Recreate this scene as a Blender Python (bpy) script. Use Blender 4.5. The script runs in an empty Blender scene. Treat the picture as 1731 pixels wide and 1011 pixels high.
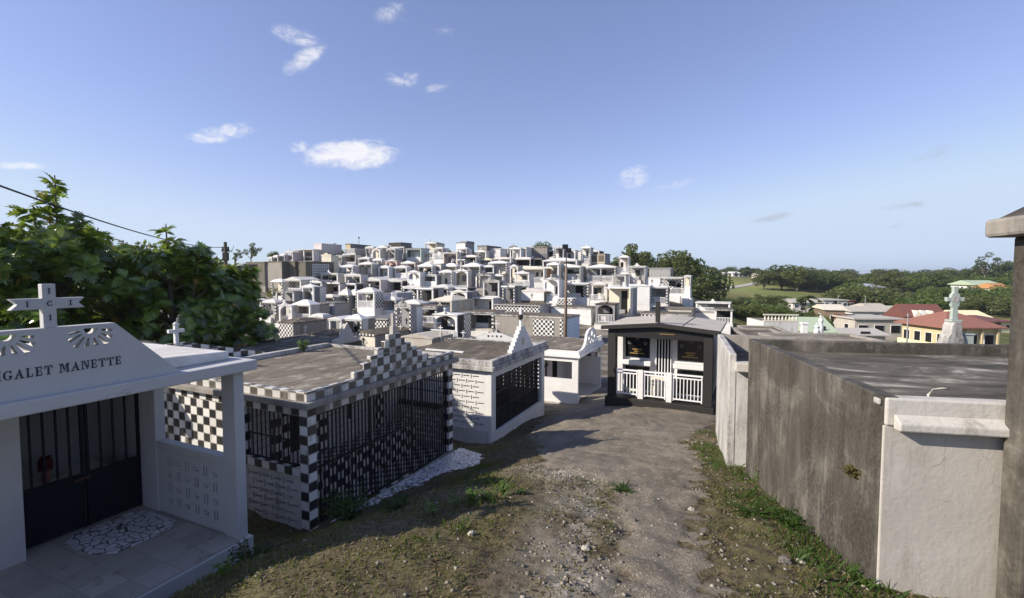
import bpy, bmesh, math, random
import numpy as np
from mathutils import Vector, Matrix, noise as mnoise
rnd = random.Random(7)
R = math.radians
sc = bpy.context.scene
COL = sc.collection
EYE = Vector((0, 0, 3.0))
FPX = 790.0
PITCH = math.atan(40 / FPX)
AZ = R(24.6)

def P(px, py, Y):
    x = (px - 865.5) / FPX; u = -(py - 505.5) / FPX
    d = Vector((x, math.cos(PITCH) + u * math.sin(PITCH), u * math.cos(PITCH) - math.sin(PITCH)))
    return EYE + d * (Y / d.y)

# ------------------------------------------------------------------ camera, light, sky
cam = bpy.data.cameras.new('camera'); cam.lens = 36 * FPX / 1731; cam.clip_end = 20000; cam.clip_start = 0.05
camo = bpy.data.objects.new('camera', cam); COL.objects.link(camo)
camo.location = EYE; camo.rotation_euler = (R(90) - PITCH, 0, 0); sc.camera = camo
SAZ, SEL = R(75), R(30)
SUN = Vector((-math.sin(SAZ) * math.cos(SEL), -math.cos(SAZ) * math.cos(SEL), math.sin(SEL)))
sl = bpy.data.lights.new('sun', 'SUN'); sl.energy = 5.0; sl.angle = R(0.5); sl.color = (1, .91, .79)
so = bpy.data.objects.new('sun', sl); COL.objects.link(so)
so.rotation_euler = (-SUN).to_track_quat('-Z', 'Y').to_euler(); so.location = SUN * 50
sc.view_settings.view_transform = 'Standard'; sc.view_settings.look = 'None'
sc.view_settings.gamma = 1; sc.view_settings.exposure = 0.5

SKY_S = 0.1; SKYT = (1.08, 1.02, 1.22); CLOUD = (7.2, 7.1, 7.2)
class NT:
    def __init__(s, tree): s.t = tree
    def __call__(s, typ, ins=None, **kw):
        n = s.t.nodes.new(typ)
        for k, v in kw.items(): setattr(n, k, v)
        for k, v in (ins or {}).items():
            i = n.inputs[k]
            if hasattr(v, 'links') or isinstance(v, bpy.types.NodeSocket): s.t.links.new(v, i)
            else: i.default_value = v
        return n
    def math(s, op, a, b=0.0, c=0.0, clamp=False):
        return s('ShaderNodeMath', {0: a, 1: b, 2: c}, operation=op, use_clamp=clamp).outputs[0]
    def ramp(s, f, lo, hi):      # smooth 0..1 between lo and hi
        return s('ShaderNodeMapRange', {0: f, 1: lo, 2: hi}, interpolation_type='SMOOTHSTEP').outputs[0]
    def mix(s, f, a, b, bt='MIX'):
        n = s('ShaderNodeMix', data_type='RGBA', blend_type=bt)
        for i, v in ((0, f), (6, a), (7, b)):
            if isinstance(v, bpy.types.NodeSocket): s.t.links.new(v, n.inputs[i])
            elif i == 0: n.inputs[0].default_value = v
            else: n.inputs[i].default_value = (*v[:3], 1)
        return n.outputs[2]
    def noise(s, vec, scale, detail=5, rough=.55, dist=0.0):
        return s('ShaderNodeTexNoise', {'Vector': vec, 'Scale': scale, 'Detail': detail, 'Roughness': rough, 'Distortion': dist}).outputs[0]
    def scale(s, vec, v):
        return s('ShaderNodeVectorMath', {0: vec, 1: v}, operation='MULTIPLY').outputs[0]

MATS = {}
def newmat(name):
    m = bpy.data.materials.new(name); m.use_nodes = True
    t = m.node_tree
    for n in list(t.nodes): t.nodes.remove(n)
    N = NT(t); MATS[name] = m
    return m, N
def finish(N, color, rough=.8, bump=None, bs=.3, spec=.3, metal=0.0, trans=None, bd=.02):
    b = N('ShaderNodeBsdfPrincipled', {'Specular IOR Level': spec, 'Metallic': metal})
    for k, v in (('Base Color', color), ('Roughness', rough)):
        if isinstance(v, bpy.types.NodeSocket): N.t.links.new(v, b.inputs[k])
        else: b.inputs[k].default_value = (*v[:3], 1) if k == 'Base Color' else v
    if bump is not None:
        bp = N('ShaderNodeBump', {'Height': bump, 'Strength': bs, 'Distance': bd})
        N.t.links.new(bp.outputs[0], b.inputs['Normal'])
    out = b.outputs[0]
    if trans is not None:
        tr = N('ShaderNodeBsdfTranslucent', {'Color': trans})
        out = N('ShaderNodeMixShader', {0: .35, 1: out, 2: tr.outputs[0]}).outputs[0]
    N('ShaderNodeOutputMaterial', {0: out})
def coords(N):
    oc = N('ShaderNodeTexCoord').outputs['Object']
    oi = N('ShaderNodeObjectInfo')
    off = N('ShaderNodeVectorMath', {0: oi.outputs['Location'], 1: (7.3, 5.1, 3.7)}, operation='MULTIPLY').outputs[0]
    # each thing gets its own piece of the stain pattern
    return N('ShaderNodeVectorMath', {0: oc, 1: off}, operation='ADD').outputs[0]

def paint(name, base, dirt=(.10, .09, .075), amount=.35, streak=2.2, rough=.75, bump=.25, patch=None, spec=.25, flat=False):
    m, N = newmat(name); c = coords(N)
    sv = N.scale(c, (streak, streak, streak * .16))
    n1 = N.noise(sv, 1.6, 9, .68, .4); n2 = N.noise(c, 1.1, 6, .6); n3 = N.noise(c, 22, 5, .6)
    f = N.math('ADD', N.math('MULTIPLY', n1, .62), N.math('MULTIPLY', n2, .38))
    k = .74 - amount * .5
    f1 = N.ramp(f, k - .05, k + .22)
    f2 = N.math('MULTIPLY', f1, N.math('ADD', .62, N.math('MULTIPLY', N.ramp(n3, .3, .65), .38)))
    col = N.mix(N.ramp(n2, .3, .7), tuple(x * .93 for x in base), tuple(min(1, x * 1.05) for x in base))
    if patch: col = N.mix(N.ramp(N.noise(c, .9, 8, .66, .6), .47, .6), col, patch)
    n4 = N.noise(N.scale(c, (9, 9, .35)), 1.0, 6, .7)
    f2 = N.math('MAXIMUM', f2, N.math('MULTIPLY', N.math('MULTIPLY', N.ramp(n4, .56, .70), N.ramp(n2, .40, .62)), min(.8, amount * 1.1)))
    col = N.mix(f2, col, dirt)
    wv = N('ShaderNodeVectorMath', {0: c, 1: N.scale(N('ShaderNodeTexNoise', {'Vector': c, 'Scale': 2.5, 'Detail': 6}).outputs[1], (.5, .5, .5))}, operation='ADD').outputs[0]
    ck = N('ShaderNodeTexVoronoi', {'Vector': wv, 'Scale': .9}, feature='DISTANCE_TO_EDGE').outputs[0]
    col = N.mix(N.math('MULTIPLY', N.math('LESS_THAN', ck, .003), N.math('MULTIPLY', N.ramp(n2, .50, .60), .5)), col, dirt)
    finish(N, col, rough, N.math('ADD', N.math('MULTIPLY', n3, .5), N.noise(c, 4.5, 7, .62)), bump, spec)
    return m
def checker(name, tw=.2, th=.2, a=(.78, .76, .72), b=(.018, .018, .02), dirt=.32, rough=.28, grout=.016, ou=0, ov=0):
    m, N = newmat(name)
    uv = N('ShaderNodeUVMap').outputs[0]; s = N('ShaderNodeSeparateXYZ', {0: uv})
    u = N.math('DIVIDE', N.math('ADD', s.outputs[0], ou + 400 * tw), tw); v = N.math('DIVIDE', N.math('ADD', s.outputs[1], ov + 400 * th), th)
    k = N.math('MODULO', N.math('ADD', N.math('FLOOR', u), N.math('FLOOR', v)), 2)
    gu = N.math('PINGPONG', u, .5); gv = N.math('PINGPONG', v, .5)
    g = N.math('LESS_THAN', N.math('MINIMUM', N.math('MULTIPLY', gu, tw), N.math('MULTIPLY', gv, th)), grout * .5)
    c = coords(N)
    wn = N('ShaderNodeTexWhiteNoise', {0: N('ShaderNodeCombineXYZ', {0: N.math('FLOOR', u), 1: N.math('FLOOR', v)}).outputs[0]}, noise_dimensions='2D').outputs[0]
    A = N.mix(wn, tuple(x * .82 for x in a), a); B = N.mix(wn, b, tuple(x * 1.12 + .02 for x in b))
    col = N.mix(k, A, B); col = N.mix(g, col, (.3, .28, .25))
    n = N.noise(N.scale(c, (2, 2, .5)), 1.8, 8, .65)
    d = N.math('MULTIPLY', N.ramp(n, .66 - dirt * .4, .82 - dirt * .4), .75)
    col = N.mix(d, col, (.16, .14, .11))
    finish(N, col, N.math('ADD', N.math('MULTIPLY', d, .5), rough), N.math('ADD', N.math('SUBTRACT', 1.0, g), N.math('ADD', N.math('MULTIPLY', wn, .5), N.math('MULTIPLY', N.noise(c, 14, 4), .6))), .35, .5, bd=.006)
    return m
def plain(name, col, rough=.6, spec=.4, metal=0.0, var=.15, bump=.1):
    m, N = newmat(name); c = coords(N); n = N.noise(c, 6, 6, .6)
    cc = N.mix(n, tuple(x * (1 - var) for x in col), tuple(min(1, x * (1 + var)) for x in col))
    finish(N, cc, rough, n, bump, spec, metal); return m
def leafmat(name, c0, c1, rough=.45, spec=.4, yellow=None):
    m, N = newmat(name)
    rr = N('ShaderNodeNewGeometry').outputs['Random Per Island']
    oi = N('ShaderNodeObjectInfo').outputs['Random']
    col = N.mix(rr, c0, c1)
    if yellow: col = N.mix(N.math('GREATER_THAN', rr, .965), col, yellow)
    col = N.mix(N.math('MULTIPLY', oi, .35), col, tuple(x * .6 for x in c0))
    tr = N.mix(.5, col, (.30, .42, .04))
    finish(N, col, rough, None, 0, spec, 0, tr); return m

# ------------------------------------------------------------------ objects
def tag(o, label=None, cat=None, group=None, kind=None):
    if label: o['label'] = label
    if cat: o['category'] = cat
    if group: o['group'] = group
    if kind: o['kind'] = kind
    return o
def thing(name, label, cat, loc=(0, 0, 0), rz=0.0, group=None):
    o = bpy.data.objects.new(name, None); COL.objects.link(o); o.empty_display_size = .3
    o.location = loc; o.rotation_euler = (0, 0, rz)
    return tag(o, label, cat, group)
def link_mesh(name, me, mats, parent=None, loc=None, rz=0.0):
    o = bpy.data.objects.new(name, me); COL.objects.link(o)
    for m in (mats if isinstance(mats, (list, tuple)) else [mats]): me.materials.append(MATS[m] if isinstance(m, str) else m)
    if parent: o.parent = parent
    if loc is not None: o.location = loc; o.rotation_euler = (0, 0, rz)
    return o
def boxuv(me, off=(0, 0)):
    n = len(me.loops)
    if not n: return
    uv = me.uv_layers.new(name='UVMap') if not me.uv_layers else me.uv_layers[0]
    co = np.empty(len(me.vertices) * 3); me.vertices.foreach_get('co', co); co = co.reshape(-1, 3)
    li = np.empty(n, int); me.loops.foreach_get('vertex_index', li)
    pn = np.empty(len(me.polygons) * 3); me.polygons.foreach_get('normal', pn); pn = np.abs(pn.reshape(-1, 3))
    lt = np.empty(len(me.polygons), int); me.polygons.foreach_get('loop_total', lt)
    ax = np.repeat(np.argmax(pn + np.array([0, .001, .0005]), 1), lt)
    c = co[li]
    U = np.where(ax == 0, -c[:, 1], c[:, 0]); V = np.where(ax == 2, c[:, 1], c[:, 2])
    uv.data.foreach_set('uv', np.stack([U + off[0], V + off[1]], 1).ravel())

class MB:
    def __init__(s): s.bm = bmesh.new()
    def faces(s, vs, fs, m=0):
        bv = [s.bm.verts.new(v) for v in vs]
        for f in fs:
            try: s.bm.faces.new([bv[i] for i in f]).material_index = m
            except ValueError: pass
        return s
    def box(s, x0, y0, z0, x1, y1, z1, m=0):
        v = [(x, y, z) for z in (z0, z1) for y in (y0, y1) for x in (x0, x1)]
        return s.faces(v, [(0, 2, 3, 1), (4, 5, 7, 6), (0, 1, 5, 4), (2, 6, 7, 3), (0, 4, 6, 2), (1, 3, 7, 5)], m)
    def prism(s, poly, a, b, axis='y', m=0):
        f = {'y': lambda p, t: (p[0], t, p[1]), 'x': lambda p, t: (t, p[0], p[1]), 'z': lambda p, t: (p[0], p[1], t)}[axis]
        n = len(poly); v = [f(p, a) for p in poly] + [f(p, b) for p in poly]
        fs = [tuple(range(n)), tuple(range(2 * n - 1, n - 1, -1))] + [(i, (i + 1) % n, n + (i + 1) % n, n + i) for i in range(n)]
        return s.faces(v, fs, m)
    def tube(s, pts, r, seg=8, m=0, cap=True):
        pts = [Vector(p) for p in pts]; rs = r if isinstance(r, (list, tuple)) else [r] * len(pts)
        rings = []
        for i, p in enumerate(pts):
            d = (pts[min(i + 1, len(pts) - 1)] - pts[max(i - 1, 0)]).normalized()
            a = d.orthogonal().normalized() if abs(d.z) < .9 else Vector((1, 0, 0)).cross(d).normalized(); b = d.cross(a)
            rings.append([s.bm.verts.new(p + (a * math.cos(6.28319 * k / seg) + b * math.sin(6.28319 * k / seg)) * rs[i]) for k in range(seg)])
        for q, w in zip(rings, rings[1:]):
            for k in range(seg):
                s.bm.faces.new((q[k], q[(k + 1) % seg], w[(k + 1) % seg], w[k])).material_index = m
        if cap:
            s.bm.faces.new(rings[0][::-1]).material_index = m; s.bm.faces.new(rings[-1]).material_index = m
        return s
    def lathe(s, prof, c=(0, 0), seg=12, m=0):
        return s.tube([(c[0], c[1], z) for r, z in prof], [max(r, .002) for r, z in prof], seg, m)
    def loft(s, rings, m=0, cap=True):       # rings: lists of 3-D points
        bv = [[s.bm.verts.new(p) for p in r] for r in rings]; n = len(bv[0])
        for q, w in zip(bv, bv[1:]):
            for k in range(n): s.bm.faces.new((q[k], q[(k + 1) % n], w[(k + 1) % n], w[k])).material_index = m
        if cap: s.bm.faces.new(bv[0][::-1]).material_index = m; s.bm.faces.new(bv[-1]).material_index = m
        return s
    def build(s, name, mats, parent=None, loc=None, rz=0.0, bevel=0, uvoff=(0, 0), smooth=False):
        bmesh.ops.recalc_face_normals(s.bm, faces=s.bm.faces[:])
        me = bpy.data.meshes.new(name); s.bm.to_mesh(me); s.bm.free(); boxuv(me, uvoff)
        o = link_mesh(name, me, mats, parent, loc, rz)
        if smooth:
            for p in me.polygons: p.use_smooth = True
        if bevel:
            b = o.modifiers.new('bevel', 'BEVEL'); b.width = bevel; b.segments = 2; b.limit_method = 'ANGLE'
        return o

def pierced(outline, holes, y0, y1):
    """panel in the local xz plane with real holes, from y0 to y1 -> mesh"""
    cu = bpy.data.curves.new('panel', 'CURVE'); cu.dimensions = '2D'; cu.fill_mode = 'BOTH'; cu.extrude = (y1 - y0) / 2
    for poly in [outline] + holes:
        sp = cu.splines.new('POLY'); sp.points.add(len(poly) - 1); sp.use_cyclic_u = True
        for q, p in zip(sp.points, poly): q.co = (p[0], p[1], 0, 1)
    ob = bpy.data.objects.new('panel', cu); COL.objects.link(ob)
    dg = bpy.context.evaluated_depsgraph_get()
    me = bpy.data.meshes.new_from_object(ob.evaluated_get(dg), depsgraph=dg)
    bpy.data.objects.remove(ob); bpy.data.curves.remove(cu)
    yc = (y0 + y1) / 2
    for v in me.vertices: v.co = (v.co.x, yc - v.co.z, v.co.y)
    bm = bmesh.new(); bm.from_mesh(me); bmesh.ops.remove_doubles(bm, verts=bm.verts[:], dist=1e-5)
    bmesh.ops.recalc_face_normals(bm, faces=bm.faces[:]); bm.to_mesh(me); bm.free(); me.materials.clear()
    for p in me.polygons: p.use_smooth = False
    boxuv(me)
    return me
def quadmesh(name, V, n=4):
    """V: (faces, n, 3) loose polygons -> mesh"""
    V = np.asarray(V, np.float32); f = V.shape[0]
    me = bpy.data.meshes.new(name); me.vertices.add(f * n); me.loops.add(f * n); me.polygons.add(f)
    me.vertices.foreach_set('co', V.reshape(-1)); me.loops.foreach_set('vertex_index', np.arange(f * n, dtype=np.int32))
    me.polygons.foreach_set('loop_start', np.arange(0, f * n, n, dtype=np.int32)); me.update(); me.validate()
    return me
def idxmesh(name, V, F):
    V = np.asarray(V, np.float32); F = np.asarray(F, np.int32); n = F.shape[1]
    me = bpy.data.meshes.new(name); me.vertices.add(len(V)); me.loops.add(F.size); me.polygons.add(len(F))
    me.vertices.foreach_set('co', V.reshape(-1)); me.loops.foreach_set('vertex_index', F.ravel())
    me.polygons.foreach_set('loop_start', np.arange(0, F.size, n, dtype=np.int32)); me.update()
    return me
def rect(x0, z0, x1, z1): return [(x0, z0), (x1, z0), (x1, z1), (x0, z1)]

# stencil serif letters, unit height, drawn as polygons in (x, z); each glyph is (width, polygons)
def _I(): return .34, [rect(.1, 0, .24, 1), rect(0, 0, .34, .1), rect(0, .9, .34, 1)]
GLYPH = {
 'I': _I(),
 'G': (.78, [[(.36, 1), (.12, .86), (.0, .6), (.0, .4), (.12, .14), (.36, 0), (.36, .09), (.24, .2), (.18, .42), (.18, .58), (.24, .8), (.36, .91)],
             [(.42, 1), (.6, .9), (.7, 1), (.7, .66), (.64, .66), (.56, .84), (.42, .91)],
             [(.42, 0), (.6, .05), (.72, .14), (.72, .36), (.78, .36), (.78, .45), (.46, .45), (.46, .36), (.56, .36), (.56, .14), (.42, .09)]]),
 'A': (.86, [[(.42, 1), (.5, 1), (.76, .1), (.86, .1), (.86, 0), (.5, 0), (.5, .1), (.58, .1), (.4, .72)],
             [(.34, .66), (.38, .58), (.2, .1), (.28, .1), (.28, 0), (0, 0), (0, .1), (.1, .1)], rect(.26, .3, .5, .38)]),
 'L': (.68, [rect(.1, .1, .27, .9), rect(0, 0, .6, .1), rect(0, .9, .37, 1), [(.52, .1), (.6, .1), (.66, .36), (.6, .36)]]),
 'E': (.7, [rect(.1, .1, .27, .9), rect(0, 0, .6, .1), rect(0, .9, .6, 1), rect(.33, .46, .5, .54), [(.5, .1), (.6, .1), (.66, .34), (.6, .34)], [(.5, .9), (.6, .9), (.64, .68), (.58, .68)], rect(.47, .38, .52, .62)]),
 'T': (.76, [rect(.29, .1, .46, .86), rect(.19, 0, .56, .1), rect(.02, .9, .34, 1), rect(.41, .9, .74, 1), [(0, .66), (.06, .66), (.14, .9), (.02, .9)], [(.76, .66), (.7, .66), (.62, .9), (.74, .9)]]),
 'M': (1.0, [rect(.1, .1, .19, .9), rect(0, 0, .3, .1), rect(0, .9, .22, 1), [(.22, 1), (.38, 1), (.52, .34), (.46, .1)], [(.56, .2), (.6, .42), (.74, 1), (.6, .7)], rect(.72, .1, .9, .9), rect(.62, 0, 1, .1), rect(.76, .9, 1, 1)]),
 'N': (.84, [rect(.1, .1, .19, .9), rect(0, 0, .3, .1), rect(0, .9, .24, 1), [(.24, 1), (.36, 1), (.68, .3), (.68, 0), (.6, 0)], rect(.71, .2, .79, .9), rect(.6, .9, .84, 1)]),
 'C': (.74, [[(.34, 1), (.1, .84), (.0, .6), (.0, .4), (.1, .16), (.34, 0), (.34, .1), (.22, .22), (.17, .42), (.17, .58), (.22, .78), (.34, .9)],
             [(.4, 1), (.58, .9), (.66, 1), (.66, .66), (.6, .66), (.54, .84), (.4, .9)], [(.4, 0), (.6, .08), (.74, .3), (.66, .34), (.54, .16), (.4, .1)]]),
}
def lettering(mb, text, x, z, h, y0, y1, space=.16, w=1.0):
    for ch in text:
        if ch == ' ': x += h * .45 * w; continue
        wd, polys = GLYPH[ch]
        for p in polys: mb.prism([(x + a * h * w, z + b * h) for a, b in p], y0, y1)
        x += (wd + space) * h * w
    return x
# ------------------------------------------------------------------ materials
W_ = (.68, .67, .64)
paint('porch_white', (.475, .47, .46), amount=.24, dirt=(.22, .21, .19), bump=.12, rough=.6)
paint('white_clean', (.70, .69, .67), amount=.06, bump=.12, rough=.6)
paint('white_paint', W_, amount=.22)
paint('white_dirty', (.60, .585, .55), amount=.42, dirt=(.15, .135, .11))
paint('white_old', (.54, .525, .49), amount=.62, dirt=(.13, .12, .105), bump=.5)
paint('white_stained', (.56, .54, .505), amount=.66, dirt=(.06, .055, .05), bump=.5)
paint('render_end', (.42, .39, .345), amount=.34, dirt=(.22, .195, .16), bump=.34, patch=(.46, .43, .385))
paint('parapet_white', (.50, .475, .43), amount=.5, dirt=(.2, .18, .15), bump=.4)
paint('concrete', (.30, .275, .24), amount=.5, dirt=(.10, .09, .075), bump=.5)
paint('concrete_wall', (.115, .104, .086), amount=.72, dirt=(.040, .035, .028), bump=.5, patch=(.215, .195, .165), streak=2.6)
paint('concrete_pale', (.46, .43, .38), amount=.4, dirt=(.2, .18, .15), bump=.4)
paint('concrete_grey', (.30, .30, .30), amount=.4, dirt=(.13, .125, .12), bump=.4)
paint('olive', (.145, .13, .10), amount=.5, dirt=(.08, .075, .055), bump=.4)
paint('cream', (.66, .61, .49), amount=.2, dirt=(.3, .25, .17))
paint('beige', (.52, .45, .34), amount=.25, dirt=(.3, .25, .17))
paint('pink', (.56, .40, .355), amount=.2, dirt=(.3, .2, .17))
paint('palepink', (.64, .575, .545), amount=.2, dirt=(.3, .24, .2))
paint('lilac', (.47, .41, .44), amount=.25, dirt=(.2, .15, .15))
paint('mint', (.46, .55, .52), amount=.2, dirt=(.2, .22, .2))
paint('yellow', (.52, .43, .26), amount=.15, dirt=(.4, .28, .14))
paint('paleyellow', (.74, .68, .42), amount=.15, dirt=(.4, .34, .2))
paint('orange', (.45, .23, .09), amount=.2, dirt=(.25, .13, .06))
paint('red_roof', (.17, .07, .055), amount=.25, dirt=(.16, .05, .045), rough=.6, streak=1)
paint('terracotta', (.27, .125, .09), amount=.25, dirt=(.19, .07, .055), rough=.65, streak=1)
paint('green_roof', (.40, .47, .33), amount=.2, dirt=(.22, .28, .2), rough=.6)
paint('blue_grey', (.33, .35, .40), amount=.3, dirt=(.16, .16, .18))
paint('slate', (.16, .16, .165), amount=.3, dirt=(.07, .07, .07))
paint('bluewhite', (.62, .68, .74), amount=.12, dirt=(.3, .3, .3))
def roofmat(name, a, b, c, sc=1.0):
    m, N = newmat(name); co = coords(N)
    n1 = N.noise(N.scale(co, (.8 * sc, 1.5 * sc, 1)), 1.5, 10, .70, .6); n2 = N.noise(co, 5 * sc, 8, .7); n3 = N.noise(co, 30, 4, .6)
    col = N.mix(N.ramp(n1, .36, .62), a, b)
    col = N.mix(N.math('MULTIPLY', N.ramp(n1, .52, .64), N.ramp(n2, .38, .60)), col, c)
    col = N.mix(N.math('MULTIPLY', n3, .35), col, (.05, .045, .04))
    finish(N, col, .9, N.math('ADD', n2, N.math('MULTIPLY', n3, .4)), .45, .2); return m
roofmat('roof_dark', (.085, .07, .05), (.16, .135, .10), (.30, .265, .215))
roofmat('roof_mid', (.135, .115, .09), (.24, .205, .16), (.44, .40, .34))
roofmat('roof_wet', (.055, .048, .038), (.165, .148, .118), (.52, .485, .42), .6)
roofmat('roof_grey', (.48, .44, .37), (.56, .515, .445), (.62, .575, .51))
roofmat('roof_white', (.60, .58, .54), (.76, .74, .70), (.80, .79, .76))
checker('checker', .2, .17)
checker('checker_square', .2, .2)
checker('checker_faded', .2, .17, a=(.66, .64, .60), b=(.085, .075, .062), dirt=.42)
checker('checker_small', .23, .23, dirt=.10, grout=.0)
checker('checker_post', .2, .2, dirt=.1, a=(.72, .71, .68))
checker('checker_grey', .2, .2, a=(.45, .42, .39), b=(.2, .18, .17), dirt=.3)
checker('white_tile', .2, .17, a=(.66, .65, .63), b=(.58, .57, .56), dirt=.2)
checker('floor_tile', .33, .33, a=(.40, .37, .33), b=(.36, .335, .30), dirt=.25, rough=.5)
plain('iron', (.012, .012, .014), .45, .5)
plain('navy_iron', (.010, .010, .016), .65, .2)
paint('inner_wall_dimmed', (.27, .265, .255), amount=.3, dirt=(.12, .115, .11))  # whitish inside wall coloured darker, interior dimness put into the paint
plain('rust_iron', (.06, .04, .03), .6, .3)
plain('white_metal', (.78, .78, .78), .4, .5, var=.03)
plain('black_paint', (.014, .013, .013), .5, .4)
plain('charcoal', (.026, .024, .022), .6, .3)
plain('granite', (.010, .010, .011), .12, .6)
plain('gold', (.42, .27, .07), .4, .5)
plain('ink', (.02, .02, .045), .5, .4)
plain('dark_void', (.015, .014, .013), .9, .1)
plain('wood_pole', (.20, .15, .11), .85, .2, var=.3)
plain('red_plastic', (.45, .02, .015), .4, .5)
plain('rock', (.36, .33, .28), .95, .15, var=.3, bump=.6)
plain('verdigris', (.36, .41, .37), .8, .2, var=.25)
plain('glass', (.04, .05, .06), .08, .7)
plain('bark', (.14, .12, .09), .9, .15, var=.35, bump=.7)
plain('flower', (.09, .012, .018), .6, .3)
plain('clay', (.30, .12, .07), .7, .3)
def mosaic(name, scale, a, b, w=.05):
    m, N = newmat(name); c = N('ShaderNodeTexCoord').outputs['Object']
    d = N('ShaderNodeTexVoronoi', {'Vector': c, 'Scale': scale, 'Randomness': 1.0}, feature='DISTANCE_TO_EDGE').outputs[0]
    v = N('ShaderNodeTexVoronoi', {'Vector': c, 'Scale': scale, 'Randomness': 1.0}).outputs['Color']
    g = N.math('LESS_THAN', d, w)
    col = N.mix(N('ShaderNodeSeparateColor', {0: v}).outputs[0], a, b)
    col = N.mix(g, col, (.07, .065, .05)); finish(N, col, .35, N.math('SUBTRACT', 1.0, g), .2, .5, bd=.004)
mosaic('mosaic', 9.0, (.50, .50, .50), (.66, .66, .66), .055)
mosaic('mosaic_large', 9.5, (.55, .56, .60), (.68, .69, .72), .05)
def breadmat():
    m, N = newmat('leaf_breadfruit'); tt = N('ShaderNodeAttribute', attribute_name='tint').outputs['Fac']
    col = N.mix(N.math('POWER', tt, 1.2), (.030, .062, .012), (.21, .31, .042)); col = N.mix(N.math('GREATER_THAN', tt, .985), col, (.32, .20, .03))
    finish(N, col, .24, None, 0, .8, 0, N.mix(.5, col, (.36, .48, .05)))
breadmat()
leafmat('leaf_dark', (.040, .058, .018), (.095, .115, .034), .5, .35)
leafmat('leaf_olive', (.065, .082, .022), (.145, .155, .050), .5, .3)
leafmat('leaf_light', (.070, .110, .022), (.150, .190, .045), .5, .3)
leafmat('leaf_palm', (.060, .085, .022), (.13, .15, .05), .45, .4)
leafmat('leaf_weed', (.070, .130, .020), (.15, .22, .04), .5, .3)
leafmat('leaf_fern', (.030, .065, .012), (.06, .11, .02), .6, .25)
leafmat('leaf_brown', (.10, .085, .03), (.20, .15, .05), .6, .2)
leafmat('grass_blade', (.060, .085, .020), (.17, .18, .055), .6, .2)
leafmat('leaf_litter', (.055, .042, .022), (.24, .19, .11), .8, .1)
leafmat('grass_dry', (.17, .13, .06), (.32, .26, .13), .7, .15)

paint('hill_green', (.07, .09, .035), amount=.4, dirt=(.04, .055, .02), streak=.02)
CTRL = []            # ground heights (x, y, z)
def disc(cx, cz, r, n=12, a0=0.0, a1=6.28319):
    full = a1 - a0 > 6.28
    return [(cx + r * math.cos(a0 + (a1 - a0) * i / (n if full else n - 1)), cz + r * math.sin(a0 + (a1 - a0) * i / (n if full else n - 1))) for i in range(n)]
LRZ = R(90) - AZ     # left-hand tombs: local x runs away along the path, local y into the tomb

def bars(mb, x0, x1, z0, z1, y, step, r=.009, axis='x', mids=()):
    n = max(2, round((x1 - x0) / step))
    for i in range(n + 1):
        t = x0 + (x1 - x0) * i / n
        if axis == 'x': mb.box(t - r, y - r, z0, t + r, y + r, z1)
        else: mb.box(y - r, t - r, z0, y + r, t + r, z1)
    for z in (z0, z1) + tuple(mids):
        if axis == 'x': mb.box(x0 - r, y - 1.6 * r, z - 1.4 * r, x1 + r, y + 1.6 * r, z + 1.4 * r)
        else: mb.box(y - 1.6 * r, x0 - r, z - 1.4 * r, y + 1.6 * r, x1 + r, z + 1.4 * r)
def panel_x(name, outline, holes, x0, x1, mat, parent):
    """pierced panel lying in the local yz plane"""
    me = pierced(outline, holes, x0, x1)
    for v in me.vertices: v.co = (v.co.y, v.co.x, v.co.z)
    me.flip_normals(); boxuv(me)
    return link_mesh(name, me, mat, parent)
def latin_cross(mb, x, z, h, w, t, y0, y1, arm=.3):
    mb.box(x - t / 2, y0, z, x + t / 2, y1, z + h)
    za = z + h * (1 - arm)
    mb.box(x - w / 2, y0 + .001, za - t / 2, x - t / 2, y1 - .001, za + t / 2); mb.box(x + t / 2, y0 + .001, za - t / 2, x + w / 2, y1 - .001, za + t / 2)

def resize(t, k):
    t.location = EYE + (Vector(t.location) - EYE) * k; t.scale = (t.scale[0] * k,) * 3
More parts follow.
